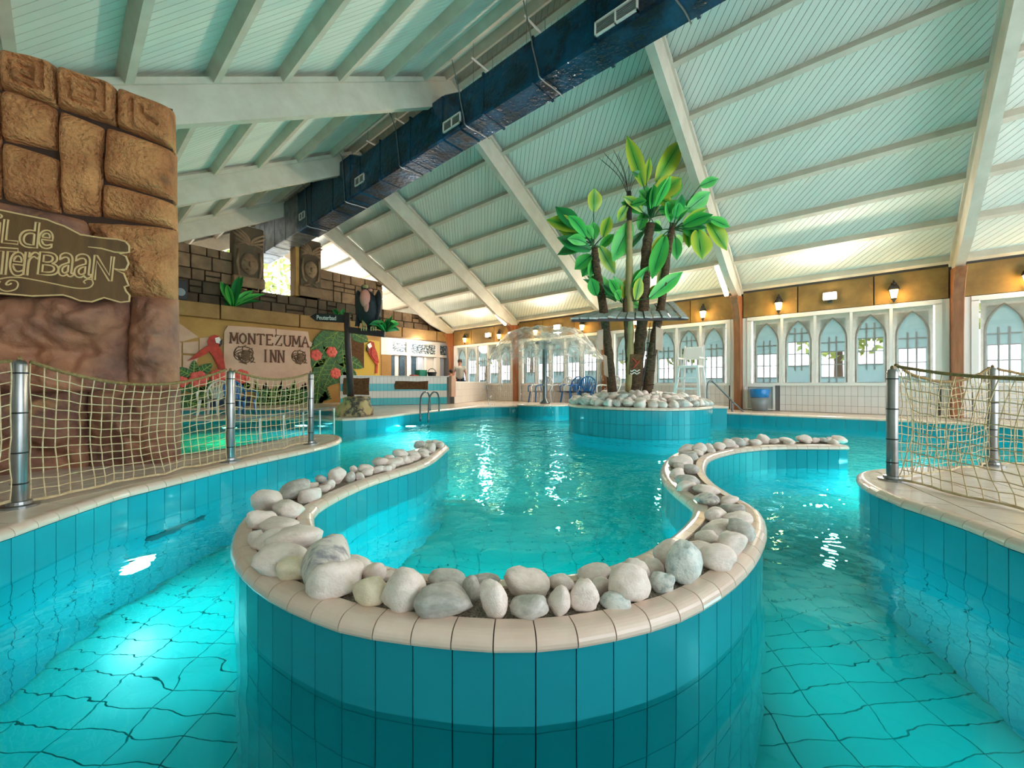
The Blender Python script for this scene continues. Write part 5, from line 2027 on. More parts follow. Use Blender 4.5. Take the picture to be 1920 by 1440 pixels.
LF_, LY_, LD_ = 'leaf', 'leafy', 'leafd'
palm('tall centre banana palm with a scaly brown trunk above the shelter', base_at(1192, 740),
     [base_at(1188, 742), base_at(1200, 640), base_at(1208, 560), base_at(1212, 470), base_at(1220, 420)], [.13, .115, .10, .10, .085], 'bark', None,
     [(790, 610, 745, 395, 630, 50, 78, LY_), (795, 600, 830, 370, 1000, 80, 104, LY_), (790, 590, 762, 370, 785, 195, 40, LY_), (800, 600, 825, 470, 1000, 335, 120, LY_),
      (780, 610, 770, 530, 765, 395, 80, LF_), (810, 600, 835, 480, 940, 510, 66, LY_), (820, 600, 850, 550, 1048, 540, 78, LF_), (780, 600, 760, 480, 712, 420, 46, LF_),
      (780, 610, 655, 640, 535, 905, 100, LF_), (780, 610, 752, 575, 712, 690, 60, LF_), (780, 600, 765, 490, 640, 535, 58, LF_), (785, 590, 742, 330, 668, 298, 34, LD_),
      (800, 590, 880, 480, 1010, 380, 60, LF_), (800, 600, 850, 430, 880, 340, 70, LF_), (790, 600, 835, 500, 900, 400, 66, LF_), (785, 620, 800, 520, 810, 420, 50, LF_),
      (790, 620, 745, 700, 555, 880, 44, LD_), (790, 600, 880, 470, 950, 400, 60, LD_)])
palm('right banana palm leaning outward with drooping yellow leaves', base_at(1210, 738),
     [base_at(1212, 740), base_at(1226, 640), base_at(1240, 570), base_at(1252, 470), base_at(1262, 420)], [.10, .09, .08, .075, .06], 'bark', None,
     [(940, 690, 1125, 392, 1252, 342, 50, LF_), (940, 690, 1035, 560, 1195, 430, 84, LF_), (940, 690, 1175, 625, 1308, 828, 92, LY_), (940, 690, 1185, 610, 1328, 670, 60, LF_),
      (940, 690, 1000, 660, 1180, 745, 78, LF_), (940, 690, 1110, 690, 1140, 888, 118, LY_), (940, 690, 1035, 680, 1050, 808, 64, LY_), (940, 700, 958, 740, 970, 892, 60, LF_),
      (930, 710, 890, 735, 800, 1020, 84, LF_), (930, 720, 915, 780, 830, 1110, 60, LY_), (930, 690, 880, 720, 815, 905, 74, LY_), (935, 690, 900, 570, 880, 440, 50, LF_),
      (940, 690, 1090, 600, 1200, 630, 56, LD_), (940, 690, 960, 600, 985, 500, 56, LF_)])
palm('left banana palm with a dark trunk and fanned leaves', base_at(1147, 733),
     [base_at(1148, 735), base_at(1140, 650), base_at(1130, 570), base_at(1119, 505), base_at(1115, 465)], [.095, .085, .085, .08, .06], 'bark', None,
     [(405, 790, 407, 565, 412, 405, 84, LY_), (405, 800, 312, 690, 150, 530, 92, LD_), (405, 800, 305, 685, 88, 618, 96, LY_), (405, 810, 385, 825, 160, 738, 76, LD_),
      (405, 800, 395, 740, 335, 655, 66, LF_), (405, 800, 412, 750, 402, 630, 58, LF_), (410, 800, 445, 800, 552, 985, 70, LY_), (410, 800, 472, 735, 515, 595, 62, LY_),
      (405, 820, 390, 860, 278, 955, 74, LF_), (405, 830, 392, 885, 330, 1005, 60, LF_), (410, 800, 448, 812, 545, 715, 50, LF_), (400, 800, 380, 830, 280, 770, 54, LY_),
      (405, 820, 400, 890, 380, 1010, 50, LF_)])
bam = palm('pale bamboo cane with thin reed tips between the palms', base_at(1180, 736), [base_at(1180, 738), base_at(1181, 640), base_at(1180, 540), base_at(1180, 470), base_at(1180, 415)], [.085, .08, .078, .065, .055], 'bamboo', None,
           [(640, 560, 632, 525, 570, 632, 66, LY_), (645, 520, 665, 520, 765, 490, 50, LF_), (640, 540, 680, 500, 700, 490, 40, LD_)], 0)
MB().tube(spline([pc(648, 640), pc(648, 560), pc(646, 430)], 3), [.05, .05, .05, .05, .05, .05, .045], 8).build('dark_cane_top', 'dark', bam)
rd_ = MB()
for x, y in ((440, 200), (540, 145), (470, 160), (645, 180), (570, 175), (700, 230), (720, 300), (590, 300)):
    rd_.tube(spline([pc(645, 470), pc(645+(x-645)*.35, 470+(y-470)*.55), pc(x, y)], 4), [.006]*8+[.002], 4)
rd_.build('reed_tip', 'dark', bam)
low = palm('low leafy palm crowding under the shelter roof at island centre', base_at(1178, 720), [base_at(1178, 722), base_at(1176, 640), base_at(1172, 580), base_at(1172, 560)], [.05, .05, .045, .04], 'trunk', None,
           [(600, 1180, 530, 1100, 368, 1000, 78, LF_), (600, 1180, 530, 1110, 372, 1092, 60, LF_), (610, 1190, 592, 1140, 543, 1000, 62, LF_), (620, 1190, 632, 1180, 630, 1015, 92, LY_), (630, 1190, 690, 1160, 722, 1005, 66, LY_),
            (640, 1190, 785, 1150, 1010, 968, 74, LF_), (560, 1170, 425, 1130, 388, 1010, 60, LF_), (640, 1190, 660, 1160, 690, 1110, 70, LY_), (600, 1180, 560, 1130, 470, 1060, 60, LD_), (640, 1190, 770, 1150, 860, 1060, 60, LY_)])

# shelter of grey planks
sh = thing('plank_shelter', 'tilted shelter roof of weathered grey planks under the palm crowns', 'shelter', (IC.x, IC.y, 2.2))
A_, B_, C_, D_ = at(1068, 599, d=7.15), at(1291, 597, d=7.5), at(1262, 567, d=8.75), at(1112, 586, d=8.9)
n = 13
for i in range(n):
    rr = random.Random(i+40)
    a0, a1 = i/n+.006, (i+1)/n-.006
    j0, j1 = rr.uniform(-.05, .05), rr.uniform(-.05, .05)
    P = [A_.lerp(B_, a0), A_.lerp(B_, a1), D_.lerp(C_, a1), D_.lerp(C_, a0)]
    f0 = (P[0]-P[3])*j0
    f1 = (P[2]-P[1])*j1
    lift = Vector((0, 0, rr.uniform(0, .03)))
    P = [P[0]+f0+lift, P[1]+f0+lift*.3, P[2]+f1+lift*.3, P[3]+f1+lift]
    MB().hexa(P+[p+Vector((0, 0, .028)) for p in P]).build('roof_plank', 'grayplank', sh)
for t in (.06, .5, .94):
    a, b = A_.lerp(D_, t), B_.lerp(C_, t)
    m = MB()
    m.beam(a-Vector((0, 0, .03)), b-Vector((0, 0, .03)), .05, .05)
    m.build('roof_batten', 'dark', sh)
for u0, u1, v0, v1, m_ in ((1229, 1196, 640, 736, 'trunk'), (1253, 1229, 605, 640, 'dark')):
    pass
pr = thing('slanted_prop', 'slanting wooden prop between the cane and the right palm', 'prop', base_at(1197, 735))
MB().beam(base_at(1197, 737), base_at(1232, 612), .07, .05).build('pole', 'trunk', pr)
ch = thing('rope_ladder', 'thin dark rope ladder hanging between the palm trunks', 'ladder', base_at(1220, 730))
l1 = MB()
l1.tube([at(1219, 605, d=7.75), at(1214, 650, d=7.75), at(1208, 690, d=7.75), at(1205, 730, d=7.75)], .008, 4)
l1.tube([at(1230, 605, d=7.6), at(1228, 650, d=7.6), at(1226, 700, d=7.6), at(1224, 730, d=7.6)], .008, 4)
l1.build('rope', 'dark', ch)
for v in (618, 643, 667, 696, 722):
    t = (v-605)/125
    MB().tube([at(1221-15*t-4, v, d=7.75), at(1234-8*t, v-1, d=7.6)], .011, 5).build('rung', 'trunk', ch)


def hang_board(name, quad, d, label, m_, cat='board'):
    P = [at(u, v, d=d) for u, v in quad]
    back = Vector((AX, AY, 0))*.025
    return tag(MB().hexa(P+[p+back for p in P]).build(name, m_, None, bevel=.004), label, cat)


hang_board('printed_board', [(1229, 655), (1242, 659), (1244, 618), (1230, 612)], 7.55, 'pale printed board hung on the right palm trunk', 'pink')
hb = MB()
bd = hang_board('wave_sign', [(1179, 702), (1201, 703), (1204, 664), (1182, 664)], 7.3, 'small dark painted sign with white waves on the centre trunks', 'brownsign')
for v in (695, 700):
    m = MB()
    m.tube([at(1182+k*2, v+1.6*math.sin(k*1.3), d=7.29) for k in range(10)], .009, 5)
    m.build('painted_wave', 'white', bd)
m = MB()
m.tube([at(1188, 690, d=7.29), at(1194, 682, d=7.29), at(1190, 676, d=7.29), at(1186, 672, d=7.29)], .012, 5)
m.tube([at(1194, 682, d=7.29), at(1199, 676, d=7.29)], .012, 5)
m.build('painted_figure', 'red', bd)
hang_board('bark_board', [(1133, 703), (1141, 708), (1138, 668), (1131, 664)], 7.9, 'narrow weathered board tied low on the left palm trunk', 'pink')
hang_board('bark_board', [(1120, 655), (1131, 656), (1131, 617), (1120, 620)], 7.9, 'weathered board tied high on the left palm trunk', 'pink')

# ================================================================== mushroom fountain
fm = thing('water_mushroom', 'mushroom fountain throwing a dome of falling water', 'fountain', (10.05, 7.5, .33))
MB().lathe([(.16, .33), (.16, .36), (.085, .44), (.075, .5), (.075, 2.1), (.10, 2.16)], (10.05, 7.5, 0), 18).build('pole', 'chrome', fm, smooth=True)
MB().lathe([(.10, 2.14), (.34, 2.2), (.34, 2.24), (.05, 2.28)], (10.05, 7.5, 0), 24).build('spray_plate', 'chrome', fm)


def dome(a, b):
    th = 2*math.pi*a
    q = Vector((math.cos(th)*2, math.sin(th)*2, b*2))
    r_ = .12+1.74*b**.8
    z = 2.34+.34*math.sin(min(1, b*1.5)*math.pi)*(1-b*.4)-1.05*max(0, b-.55)**1.5*2.2
    z += .07*noise.noise(q*1.5)*(.3+b)+.03*noise.noise(q*5)*b
    r_ += .10*noise.noise(q*2+Vector((4, 4, 4)))*b
    return (10.05+r_*math.cos(th), 7.5+r_*math.sin(th), z)


MB().grid(72, 20, dome).build('water_dome', 'sheet', fm, smooth=True, fix=False)
dr = MB()
rr = random.Random(5)
for k in range(420):
    th = rr.uniform(0, 2*math.pi)
    z = rr.uniform(.1, 1.75)
    r_ = 1.75+rr.uniform(-.2, .22)+(1.75-z)*.05
    h = rr.uniform(.015, .06)
    dr.blob((10.05+r_*math.cos(th), 7.5+r_*math.sin(th), z), .010, .010, h, 1)
tag(dr.build('falling_drops', 'sheet', fm, fix=False), kind='stuff')

# ================================================================== rails and ladders
def tubething(name, label, cat, parts, r=.021, m_='chrome', loc=None):
    root = thing(name, label, cat, loc or parts[0][1][0])
    for nm, P in parts:
        MB().tube(spline(P, 5), r, 8).build(nm, m_, root, smooth=True)
    return root


def rp(u, v, d):
    return at(u, v, d=d)


tubething('pool_ladder', 'pair of bent steel ladder rails at the basin edge by the counter', 'ladder',
          [('rail', [rp(788, 790, 9.6), rp(788, 760, 9.7), rp(790, 742, 9.8), rp(797, 735, 9.9), rp(803, 738, 10.1), rp(806, 752, 10.2), rp(806, 770, 10.2)]),
           ('rail', [rp(803, 792, 9.5), rp(804, 760, 9.6), rp(807, 742, 9.7), rp(814, 735, 9.8), rp(821, 739, 10.0), rp(823, 754, 10.1), rp(823, 771, 10.1)])])
tubething('hand_rail', 'sloping steel handrail leading into the water by the palm island', 'handrail',
          [('rail', [rp(1326, 761, 9.7), rp(1326, 735, 9.7), rp(1327, 720, 9.7), rp(1332, 714, 9.7), rp(1340, 719, 9.75), rp(1373, 752, 9.85), rp(1408, 786, 9.95), rp(1420, 797, 9.98)]),
           ('rail_post', [rp(1373, 752, 9.85), rp(1373, 785, 9.85), rp(1373, 830, 9.85)])])
# glass barrier in the water beside the left deck
gb = thing('glass_barrier', 'low tinted glass barrier with white posts between the two basins', 'barrier', cw(-3.2, 6, 0))
ga, gb_ = cw(-3.36, 7.55), cw(-3.35, 4.75)
for k in range(6):
    p = ga.lerp(gb_, k/5)
    MB().lathe([(.013, -1.2), (.013, .50)], (p.x, p.y, 0), 10).build('post', 'white', gb)
    if k < 5:
        q = ga.lerp(gb_, (k+1)/5)
        MB().beam(p+Vector((0, 0, -.05)), q+Vector((0, 0, -.05)), .012, 1.0).build('glass_panel', 'barrier', gb)
MB().beam(ga+Vector((0, 0, .50)), gb_+Vector((0, 0, .50)), .04, .025).build('top_rail', 'steel', gb)

# ================================================================== plastic chairs
def chair(label, m_):
    root = bpy.data.objects.new('plastic_chair', None)
    link(root, None, Vector((0, 0, 0)))
    tag(root, label, 'chair')
    seat = MB().grid(6, 6, lambda a, b: ((a-.5)*.46, (b-.5)*.44, .42-.03*math.sin(math.pi*a)*math.sin(math.pi*b)+.02*b))
    n0 = len(seat.v)
    s2 = [(x, y, z-.025) for x, y, z in seat.v]
    seat.add(s2, [tuple(reversed([i for i in f])) for f in seat.f[:36]])
    seat.build('seat', m_, root, smooth=True)
    for sx in (-1, 1):
        for sy in (-1, 1):
            MB().beam((sx*.25, sy*.24, 0), (sx*.20, sy*.19, .42), .05, .03, (0, 1, 0)).build('leg', m_, root)
        MB().tube(spline([(sx*.24, .24, .40), (sx*.27, .22, .60), (sx*.28, .05, .65), (sx*.27, -.16, .64), (sx*.24, -.24, .62)], 3), .022, 6).build('arm', m_, root, smooth=True)
    arch = [(-.22, -.20, .42), (-.27, -.25, .60), (-.24, -.31, .78), (-.12, -.35, .90), (0, -.36, .93), (.12, -.35, .90), (.24, -.31, .78), (.27, -.25, .60), (.22, -.20, .42)]
    MB().tube(spline(arch, 3), .024, 6).build('back_frame', m_, root, smooth=True)
    for k in range(7):
        t = (k-3)/3
        MB().beam((t*.10, -.21, .44), (t*.235, -.345+.05*abs(t), .895-.14*t*t), .038, .012, (0, 1, 0)).build('back_slat', m_, root)
    return root


cwht = chair('white plastic chair by the mural behind the left netting', 'wplastic')
cblu = chair('dark blue plastic chair by the mural behind the left netting', 'bplastic')


def place(o, p, rz):
    o.location = p
    o.rotation_euler = (0, 0, rz)
    return o


place(cwht, cw(-8.15, 10.9, .10), YAW+3.3)
place(cblu, cw(-7.3, 10.8, .10), YAW-1.9)
for (x, y, rz, src, lb) in ((11.3, 8.75, 1.2, cblu, 'blue fan backed plastic chair left of the fountain pole'), (11.0, 8.35, 1.6, cwht, 'white plastic chair just left of the fountain pole'),
                            (11.5, 7.5, 1.3, cblu, 'first blue plastic chair right of the fountain pole'), (11.5, 6.9, 1.9, cblu, 'second blue plastic chair right of the fountain pole'),
                            (11.75, 8.0, 1.5, cwht, 'white plastic chair behind the fountain pole'), (11.5, 6.1, 1.2, cwht, 'white plastic chair at the left edge of the palm island')):
    c = dup(src)
    place(c, (x, y, .26), rz)
    c['label'] = lb

# lifeguard chair
lg = thing('lifeguard_chair', 'tall white lifeguard chair in front of the arched windows', 'chair', (11.35, 3.55, .26))
o = Vector((11.35, 3.55, .26))
for sx in (-1, 1):
    for sy in (-1, 1):
        MB().beam(o+Vector((sx*.36, sy*.34, 0)), o+Vector((sx*.22, sy*.24, 1.15)), .06, .06, (0, 1, 0)).build('leg', 'wplastic', lg)
    MB().beam(o+Vector((-.25, sx*.27, 1.38)), o+Vector((.22, sx*.27, 1.38)), .06, .04).build('arm', 'wplastic', lg)
    MB().beam(o+Vector((.22, sx*.26, 1.15)), o+Vector((.30, sx*.24, 1.75)), .05, .05, (0, 1, 0)).build('back_post', 'wplastic', lg)
MB().box(o.x-.26, o.y-.27, o.z+1.12, o.x+.26, o.y+.27, o.z+1.18).build('seat', 'wplastic', lg, bevel=.01)
MB().box(o.x+.24, o.y-.24, o.z+1.35, o.x+.29, o.y+.24, o.z+1.7).build('backrest', 'wplastic', lg, bevel=.01)
for k in range(3):
    z = .25+k*.28
    MB().box(o.x-.36+k*.04, o.y-.30, o.z+z, o.x-.30+k*.04, o.y+.30, o.z+z+.05).build('step', 'wplastic', lg)
# bin
bn = thing('waste_bin', 'grey waste bin with a blue bag folded over its rim', 'bin', (11.9, 2.0, .26))
MB().lathe([(.17, .26), (.20, .62), (.19, .62), (.16, .28)], (11.88, 2.02, 0), 18).build('bin_body', 'grey', bn, smooth=True)
MB().lathe([(.205, .60), (.212, .68), (.225, .80), (.215, .815), (.19, .80), (.18, .66)], (11.88, 2.02, 0), 18).build('bin_bag', 'bag', bn, smooth=True)

# ================================================================== signpost and vulture
SPD = 8.75


def sp(u, v, dd=0):
    return at(u, v, d=SPD+dd)


rk = MB()
bc = sp(664, 779)
bc.z = .26
rv = Vector((AY, -AX, 0))
fv = Vector((AX, AY, 0))


def rockfn(a, b):
    th = 2*math.pi*a
    q = Vector((math.cos(th)*1.2, math.sin(th)*1.2, b*1.6))
    w = (1-b)**.55*.43+.02
    w = .43*(1-.45*b)*(1 if b < .9 else (1-b)*10)
    k = 1+.22*noise.noise(q*1.4)+.12*noise.noise(q*4)
    return bc+rv*(math.cos(th)*w*k+.05*b)+fv*(math.sin(th)*w*.8*k)+Vector((0, 0, .40*min(1, b*1.1)*(1+.1*noise.noise(q*2))))


rock = rk.grid(36, 14, rockfn).build('signpost_rock', 'rockp', None, smooth=True)
tag(rock, 'painted artificial rock at the foot of the signpost', 'rock')
spo = thing('signpost', 'dark wooden signpost with an arrow board and a perch beam', 'signpost', sp(657, 747))
MB().tube([sp(658, 752), sp(655, 690), sp(652, 640), sp(650, 587)], [.075, .07, .066, .06], 10).build('post', 'dark', spo, smooth=True)
P = [sp(u, v, -.02) for u, v in ((581, 594), (592, 587.5), (646, 590.5), (646, 605), (592, 602))]
bk = fv*.04
ab = MB().add(P+[p+bk for p in P], [(4, 3, 2, 1, 0), (5, 6, 7, 8, 9)]+[(i, (i+1) % 5, 5+(i+1) % 5, 5+i) for i in range(5)]).build('arrow_board', 'black', spo)
cu = bpy.data.curves.new('lettering', 'FONT')
cu.body = 'Peuterbad'
cu.size = .155
cu.extrude = .003
cu.space_character = .98
to = bpy.data.objects.new('lettering', cu)
COL.objects.link(to)
bpy.context.view_layer.update()
me = bpy.data.meshes.new_from_object(to.evaluated_get(bpy.context.evaluated_depsgraph_get()))
bpy.data.objects.remove(to)
xs = [v.co.x for v in me.vertices]
ys = [v.co.y for v in me.vertices]
for v in me.vertices:
    a, b = (v.co.x-min(xs))/(max(xs)-min(xs)), (v.co.y-min(ys))/(max(ys)-min(ys))
    u = 594+36*a
    base_v = 599.2+1.4*a
    v.co = sp(u, base_v-8.3*b, -.028)-fv*v.co.z
me.materials.append(M['white'])
lt = bpy.data.objects.new('lettering', me)
link(lt, ab)
MB().beam(sp(653, 618.5), sp(722, 627), .09, .13).build('perch_beam', 'dark', spo, bevel=.01)

vu = thing('vulture_figure', 'dark vulture figure with a pink breast perched on the signpost beam', 'figurine', sp(693, 612))
VD = 0
ring = [(692, 609, 4, 5), (693, 600, 13, 12), (693, 588, 18, 15), (692, 574, 19.5, 16), (690, 560, 17, 15), (688, 550, 11, 11), (686, 545, 7, 8), (685, 541, 8, 8), (685, 536, 6.5, 7), (685, 533, 2, 2)]
k_ = SPD/FPX
b_ = MB()
nn = 14
for u, v, rx, ry in ring:
    c = sp(u, v)
    for i in range(nn):
        a = 2*math.pi*i/nn
        b_.v.append(tuple(c+rv*math.cos(a)*rx*k_+fv*math.sin(a)*ry*k_))
for j in range(len(ring)-1):
    for i in range(nn):
        l = (i+1) % nn
        b_.f.append((j*nn+i, j*nn+l, (j+1)*nn+l, (j+1)*nn+i))
b_.f.append(tuple(range(nn)))
b_.f.append(tuple((len(ring)-1)*nn+i for i in range(nn)))
b_.build('body', 'feather', vu, smooth=True)
MB().blob(sp(685, 560, -.15), .115, .10, .20, 3).build('pink_breast', 'vpink', vu, smooth=True)
MB().blob(sp(687, 573, -.14), .06, .08, .16, 3).build('pink_breast', 'vpink', vu, smooth=True)
MB().blob(sp(685, 538, -.05), .062, .075, .055, 3).build('head', 'bamboo', vu, smooth=True)
MB().blob(sp(684, 543, -.11), .045, .06, .035, 2).build('beak', 'black', vu, smooth=True)
MB().blob(sp(694, 544, -.06), .05, .05, .035, 2).build('pink_collar', 'vpink', vu, smooth=True)
for s, u0 in ((-1, 674), (1, 707)):
    w = MB()
    w.blob(sp(u0, 575), .07, .14, .36, 3, .08, 3, s, Matrix.Rotation(.10*s, 3, fv))
    w.build('wing', 'feather', vu, smooth=True)
    for q in range(3):
        MB().beam(sp(u0-3+3*q+s, 590, .02*q), sp(u0+(q-1)*3+s*4, 612, .02*q), .035, .02, fv).build('wing_feather', 'feather', vu)
MB().beam(sp(692, 600, .05), sp(694, 618, .12), .11, .04, fv).build('tail', 'feather', vu)
for u in (682, 700):
    MB().tube([sp(u, 600), sp(u, 613, -.04)], [.055, .03], 8).build('leg', 'bamboo', vu, smooth=True)
    f = MB()
    for q in (-1, 0, 1):
        f.tube([sp(u, 612, -.05), sp(u+q*4.5, 614, -.12), sp(u+q*4.5, 620, -.13)], [.018, .018, .012], 6)
    f.build('claws', 'bamboo', vu, smooth=True)


# leafy plants
def tuft(label, base, n, L_, w, seed, up=1., m_='leafd', name='ledge_plant', droop=.25):
    root = thing(name, label, 'plant', base)
    rr = random.Random(seed)
    for k in range(n):
        a = 2*math.pi*k/n+rr.uniform(-.3, .3)
        el = rr.uniform(.35, 1.25)*up
        d = Vector((math.cos(a)*math.cos(el), math.sin(a)*math.cos(el), math.sin(el)))
        l = L_*rr.uniform(.7, 1.1)
        leaf(root, Vector(base)+d*.03, Vector(base)+d*l, w*rr.uniform(.8, 1.2), droop, m_ if k % 3 else 'leaf', None, .3, rr.uniform(-.6, .6))
    return root


p = at(436, 573, Y=YF-.05)
tuft('bright green spiky plant on the stone ledge above the inn sign', (p.x, p.y, 3.31), 13, .95, .20, 3)
p = at(640, 590, Y=YF-.05)
tuft('small dark plant on the ledge behind the arrow board', (p.x, p.y, 3.31), 9, .5, .14, 4)
tuft('green plant hanging at the end of the perch beam', sp(724, 622, .1), 14, .42, .13, 5, .6, 'leafd', 'hanging_plant', .9)
tuft('small green plant on the ledge right of the vulture', at(728, 612, Y=YF-.05), 8, .5, .12, 8)
sb = thing('loudspeaker', 'black loudspeaker on the stone ledge beside the gateway', 'speaker', at(336, 560, Y=YF))
p = at(337, 544, Y=YF-.1)
MB().box(p.x-.16, p.y-.12, 3.30, p.x+.16, p.y+.14, 3.86).build('cabinet', 'black', sb, bevel=.02)
MB().tube([(p.x, p.y-.115, 3.52), (p.x, p.y-.128, 3.52)], .11, 16).build('driver', 'grey', sb)
# jets in the left wall
jt = thing('wall_inlet', 'dark oblong water inlet in the left channel wall under water', 'inlet', cw(-2.42, 3.0, -.45))
a, b = cw(-2.462, 2.70, -.36), cw(-2.405, 3.12, -.36)
MB().beam(a, b, .03, .09).build('inlet_plate', 'tilej', jt, bevel=.01)

# ================================================================== people
def figure(label, base, rz, joints, clothes, kids):
    root = thing('person', label, 'person', base)
    nm, edges = list(joints), []
    me = bpy.data.meshes.new('body')
    idx = {n: i for i, n in enumerate(nm)}
    Rz = Matrix.Rotation(rz, 3, 'Z')
    vs = [tuple(Vector(base)+Rz @ Vector(joints[n][0])) for n in nm]
    for n in nm:
        if joints[n][2]:
            edges.append((idx[joints[n][2]], idx[n]))
    me.from_pydata(vs, edges, [])
    o = bpy.data.objects.new('body', me)
    link(o, root)
    md = o.modifiers.new('skin', 'SKIN')
    md.use_smooth_shade = True
    for i, n in enumerate(nm):
        r_ = joints[n][1]
        me.skin_vertices[0].data[i].radius = r_ if isinstance(r_, tuple) else (r_, r_)
        me.skin_vertices[0].data[i].use_root = (i == 0)
    sb_ = o.modifiers.new('sub', 'SUBSURF')
    sb_.levels = sb_.render_levels = 2
    me.materials.append(M['skin'])
    for nm_, m_, pts_, rad in clothes:
        MB().tube(spline([Vector(base)+Rz @ Vector(p) for p in pts_], 4), rad, 14).build(nm_, m_, o, smooth=True)
    h = joints['head'][0]
    c = Vector(base)+Rz @ Vector(h)
    MB().blob(c+Rz @ Vector((0, .02, .035)), .092, .105, .10, 3, .08, 3, 1).build('hair', 'hair', o, smooth=True)
    f = MB()
    for s in (-1, 1):
        f.blob(c+Rz @ Vector((s*.033, -.088, .012)), .012, .008, .008, 1)
    f.build('eyes', 'hair', o)
    MB().blob(c+Rz @ Vector((0, -.10, -.018)), .014, .02, .022, 2).build('nose', 'skin', o, smooth=True)
    MB().blob(c+Rz @ Vector((0, -.088, -.055)), .026, .01, .006, 2).build('mouth', 'flower', o, smooth=True)
    ear = MB()
    for s in (-1, 1):
        ear.blob(c+Rz @ Vector((s*.088, .0, 0)), .012, .022, .03, 2)
    ear.build('ears', 'skin', o, smooth=True)
    return root


def hand_joints(J, side, wrist, pre):
    wx, wy, wz = wrist
    J[pre+'palm'] = ((wx, wy-.01, wz-.06), (.028, .016), pre+'wrist')
    for k, (dx, ln) in enumerate(((-.024, .075), (-.008, .085), (.008, .08), (.023, .062))):
        J['%sf%da' % (pre, k)] = ((wx+.25*dx, wy+dx-.01, wz-.09), .010, pre+'palm')
        J['%sf%db' % (pre, k)] = ((wx-side*.008, wy+dx*1.1-.012, wz-.09-ln*.5), .009, '%sf%da' % (pre, k))
        J['%sf%dc' % (pre, k)] = ((wx-side*.02, wy+dx*1.1-.014, wz-.09-ln), .007, '%sf%db' % (pre, k))
    J[pre+'t'] = ((wx-side*.012, wy-.045, wz-.075), .010, pre+'palm')
    J[pre+'t2'] = ((wx-side*.018, wy-.062, wz-.105), .008, pre+'t')


J = {'pelvis': ((0, 0, .93), (.14, .10), None), 'belly': ((0, 0, 1.08), (.135, .095), 'pelvis'), 'chest': ((0, 0, 1.28), (.155, .105), 'belly'), 'neckb': ((0, .0, 1.44), (.07, .06), 'chest'),
     'neck': ((0, -.01, 1.52), .052, 'neckb'), 'head': ((0, -.03, 1.62), (.085, .098), 'neck'), 'crown': ((0, -.02, 1.70), (.07, .08), 'head')}
for s, n in ((-1, 'l'), (1, 'r')):
    J[n+'sh'] = ((s*.17, 0, 1.41), .062, 'chest')
    J[n+'el'] = ((s*.26, .03, 1.14), .043, n+'sh')
    J[n+'wrist'] = ((s*.25, -.10, .92), .028, n+'el')
    hand_joints(J, s, (s*.25, -.10, .92), n)
    J[n+'hip'] = ((s*.09, 0, .88), .09, 'pelvis')
    J[n+'kn'] = ((s*.11, -.02, .48), .06, n+'hip')
    J[n+'an'] = ((s*.12, .02, .09), .04, n+'kn')
    J[n+'toe'] = ((s*.13, -.13, .04), (.04, .03), n+'an')
mp_ = at(862, 716, d=17.2)
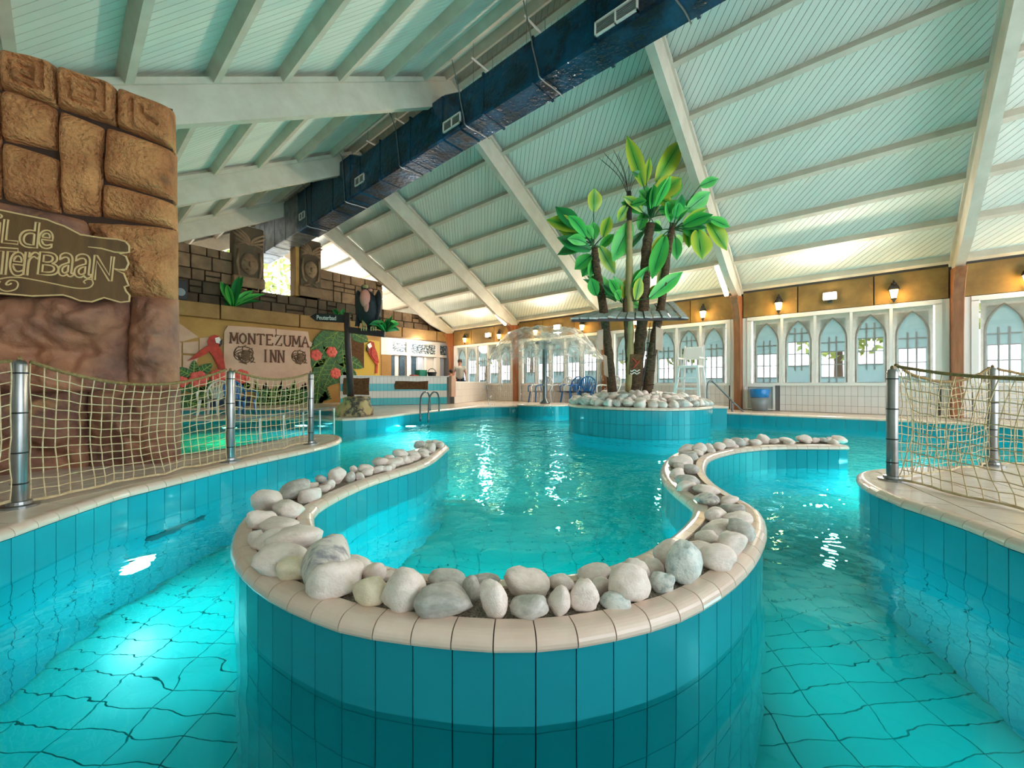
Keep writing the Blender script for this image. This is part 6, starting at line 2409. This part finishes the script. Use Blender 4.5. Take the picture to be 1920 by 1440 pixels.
figure('man in a grey t-shirt standing behind the low white wall', (mp_.x, mp_.y, .26), YAW+.3, J,
       [('t_shirt', 'tshirt', [(0, 0, .90), (0, 0, 1.1), (0, 0, 1.3), (0, 0, 1.44)], [.165, .16, .18, .15, .17, .17, .175, .18, .19, .185, .17, .12, .08]),
        ('sleeve', 'tshirt', [(-.15, 0, 1.42), (-.21, .01, 1.28)], [.085, .08, .078, .076, .074]), ('sleeve', 'tshirt', [(.15, 0, 1.42), (.21, .01, 1.28)], [.085, .08, .078, .076, .074]),
        ('shorts', 'navy', [(-.09, 0, .95), (-.10, 0, .72), (-.11, 0, .55)], [.12, .115, .115, .112, .11, .108, .105, .105, .105]), ('shorts', 'navy', [(.09, 0, .95), (.10, 0, .72), (.11, 0, .55)], [.12, .115, .115, .112, .11, .108, .105, .105, .105])], None)
J2 = {}
for n, (p, r_, par) in J.items():
    z = p[2]
    J2[n] = ((p[0]*.8, p[1]*.8, z*.72), tuple(a*.8 for a in r_) if isinstance(r_, tuple) else r_*.8, par)
mp2 = at(846, 716, d=16.6)
figure('bare shouldered bather behind the low wall beside the man', (mp2.x, mp2.y, .26), YAW-.4, J2, [('swim_top', 'white', [(0, 0, .62), (0, 0, .8), (0, 0, .94)], [.12, .125, .13, .13, .13, .135, .135, .12, .10])], None)

# ================================================================== outside the windows
tag(MB().box(12.6, -40, -.6, 70, 60, -.2).build('lawn', 'grass'), 'green lawn outside the arched windows', 'lawn', None, 'structure')
rr = random.Random(9)


def tree(x, y, h, seed, label):
    root = thing('tree', label, 'tree', (x, y, -.2), 'trees outside the windows')
    MB().tube([(x, y, -.2), (x+.1, y, h*.4), (x-.1, y+.1, h*.75)], [.22, .16, .07], 8).build('trunk', 'trunk', root, smooth=True)
    m = MB()
    q = random.Random(seed)
    for k in range(900):
        a, b, r_ = q.uniform(0, 6.28), q.uniform(-1, 1), q.uniform(.55, 1)
        s_ = math.sqrt(1-b*b)
        c = Vector((x+math.cos(a)*s_*h*.34*r_, y+math.sin(a)*s_*h*.34*r_, h*.66+b*h*.36*r_))
        u_ = Vector((q.uniform(-1, 1), q.uniform(-1, 1), q.uniform(-1, 1))).normalized()*q.uniform(.15, .32)
        v_ = u_.orthogonal().normalized()*.14
        m.add([c-u_, c-v_, c+u_, c+v_], [(0, 1, 2, 3)])
    tag(m.build('foliage', 'foliage', root, fix=False), kind='stuff')


for i, (x, y, h) in enumerate(((22, -5, 6.5), (26, 1, 7), (21, 7, 6), (25, 13, 7.5), (20, 20, 7), (30, 24, 9), (17, -9, 6))):
    tree(x, y, h, i, 'leafy tree on the lawn outside the arched windows')
for i, (x, y, h) in enumerate(((5.4, 27, 9.6), (8.4, 28, 10.0), (2.4, 29, 9.0))):
    root = tree(x, y, h, 20+i, 'leafy tree seen through the gable window')
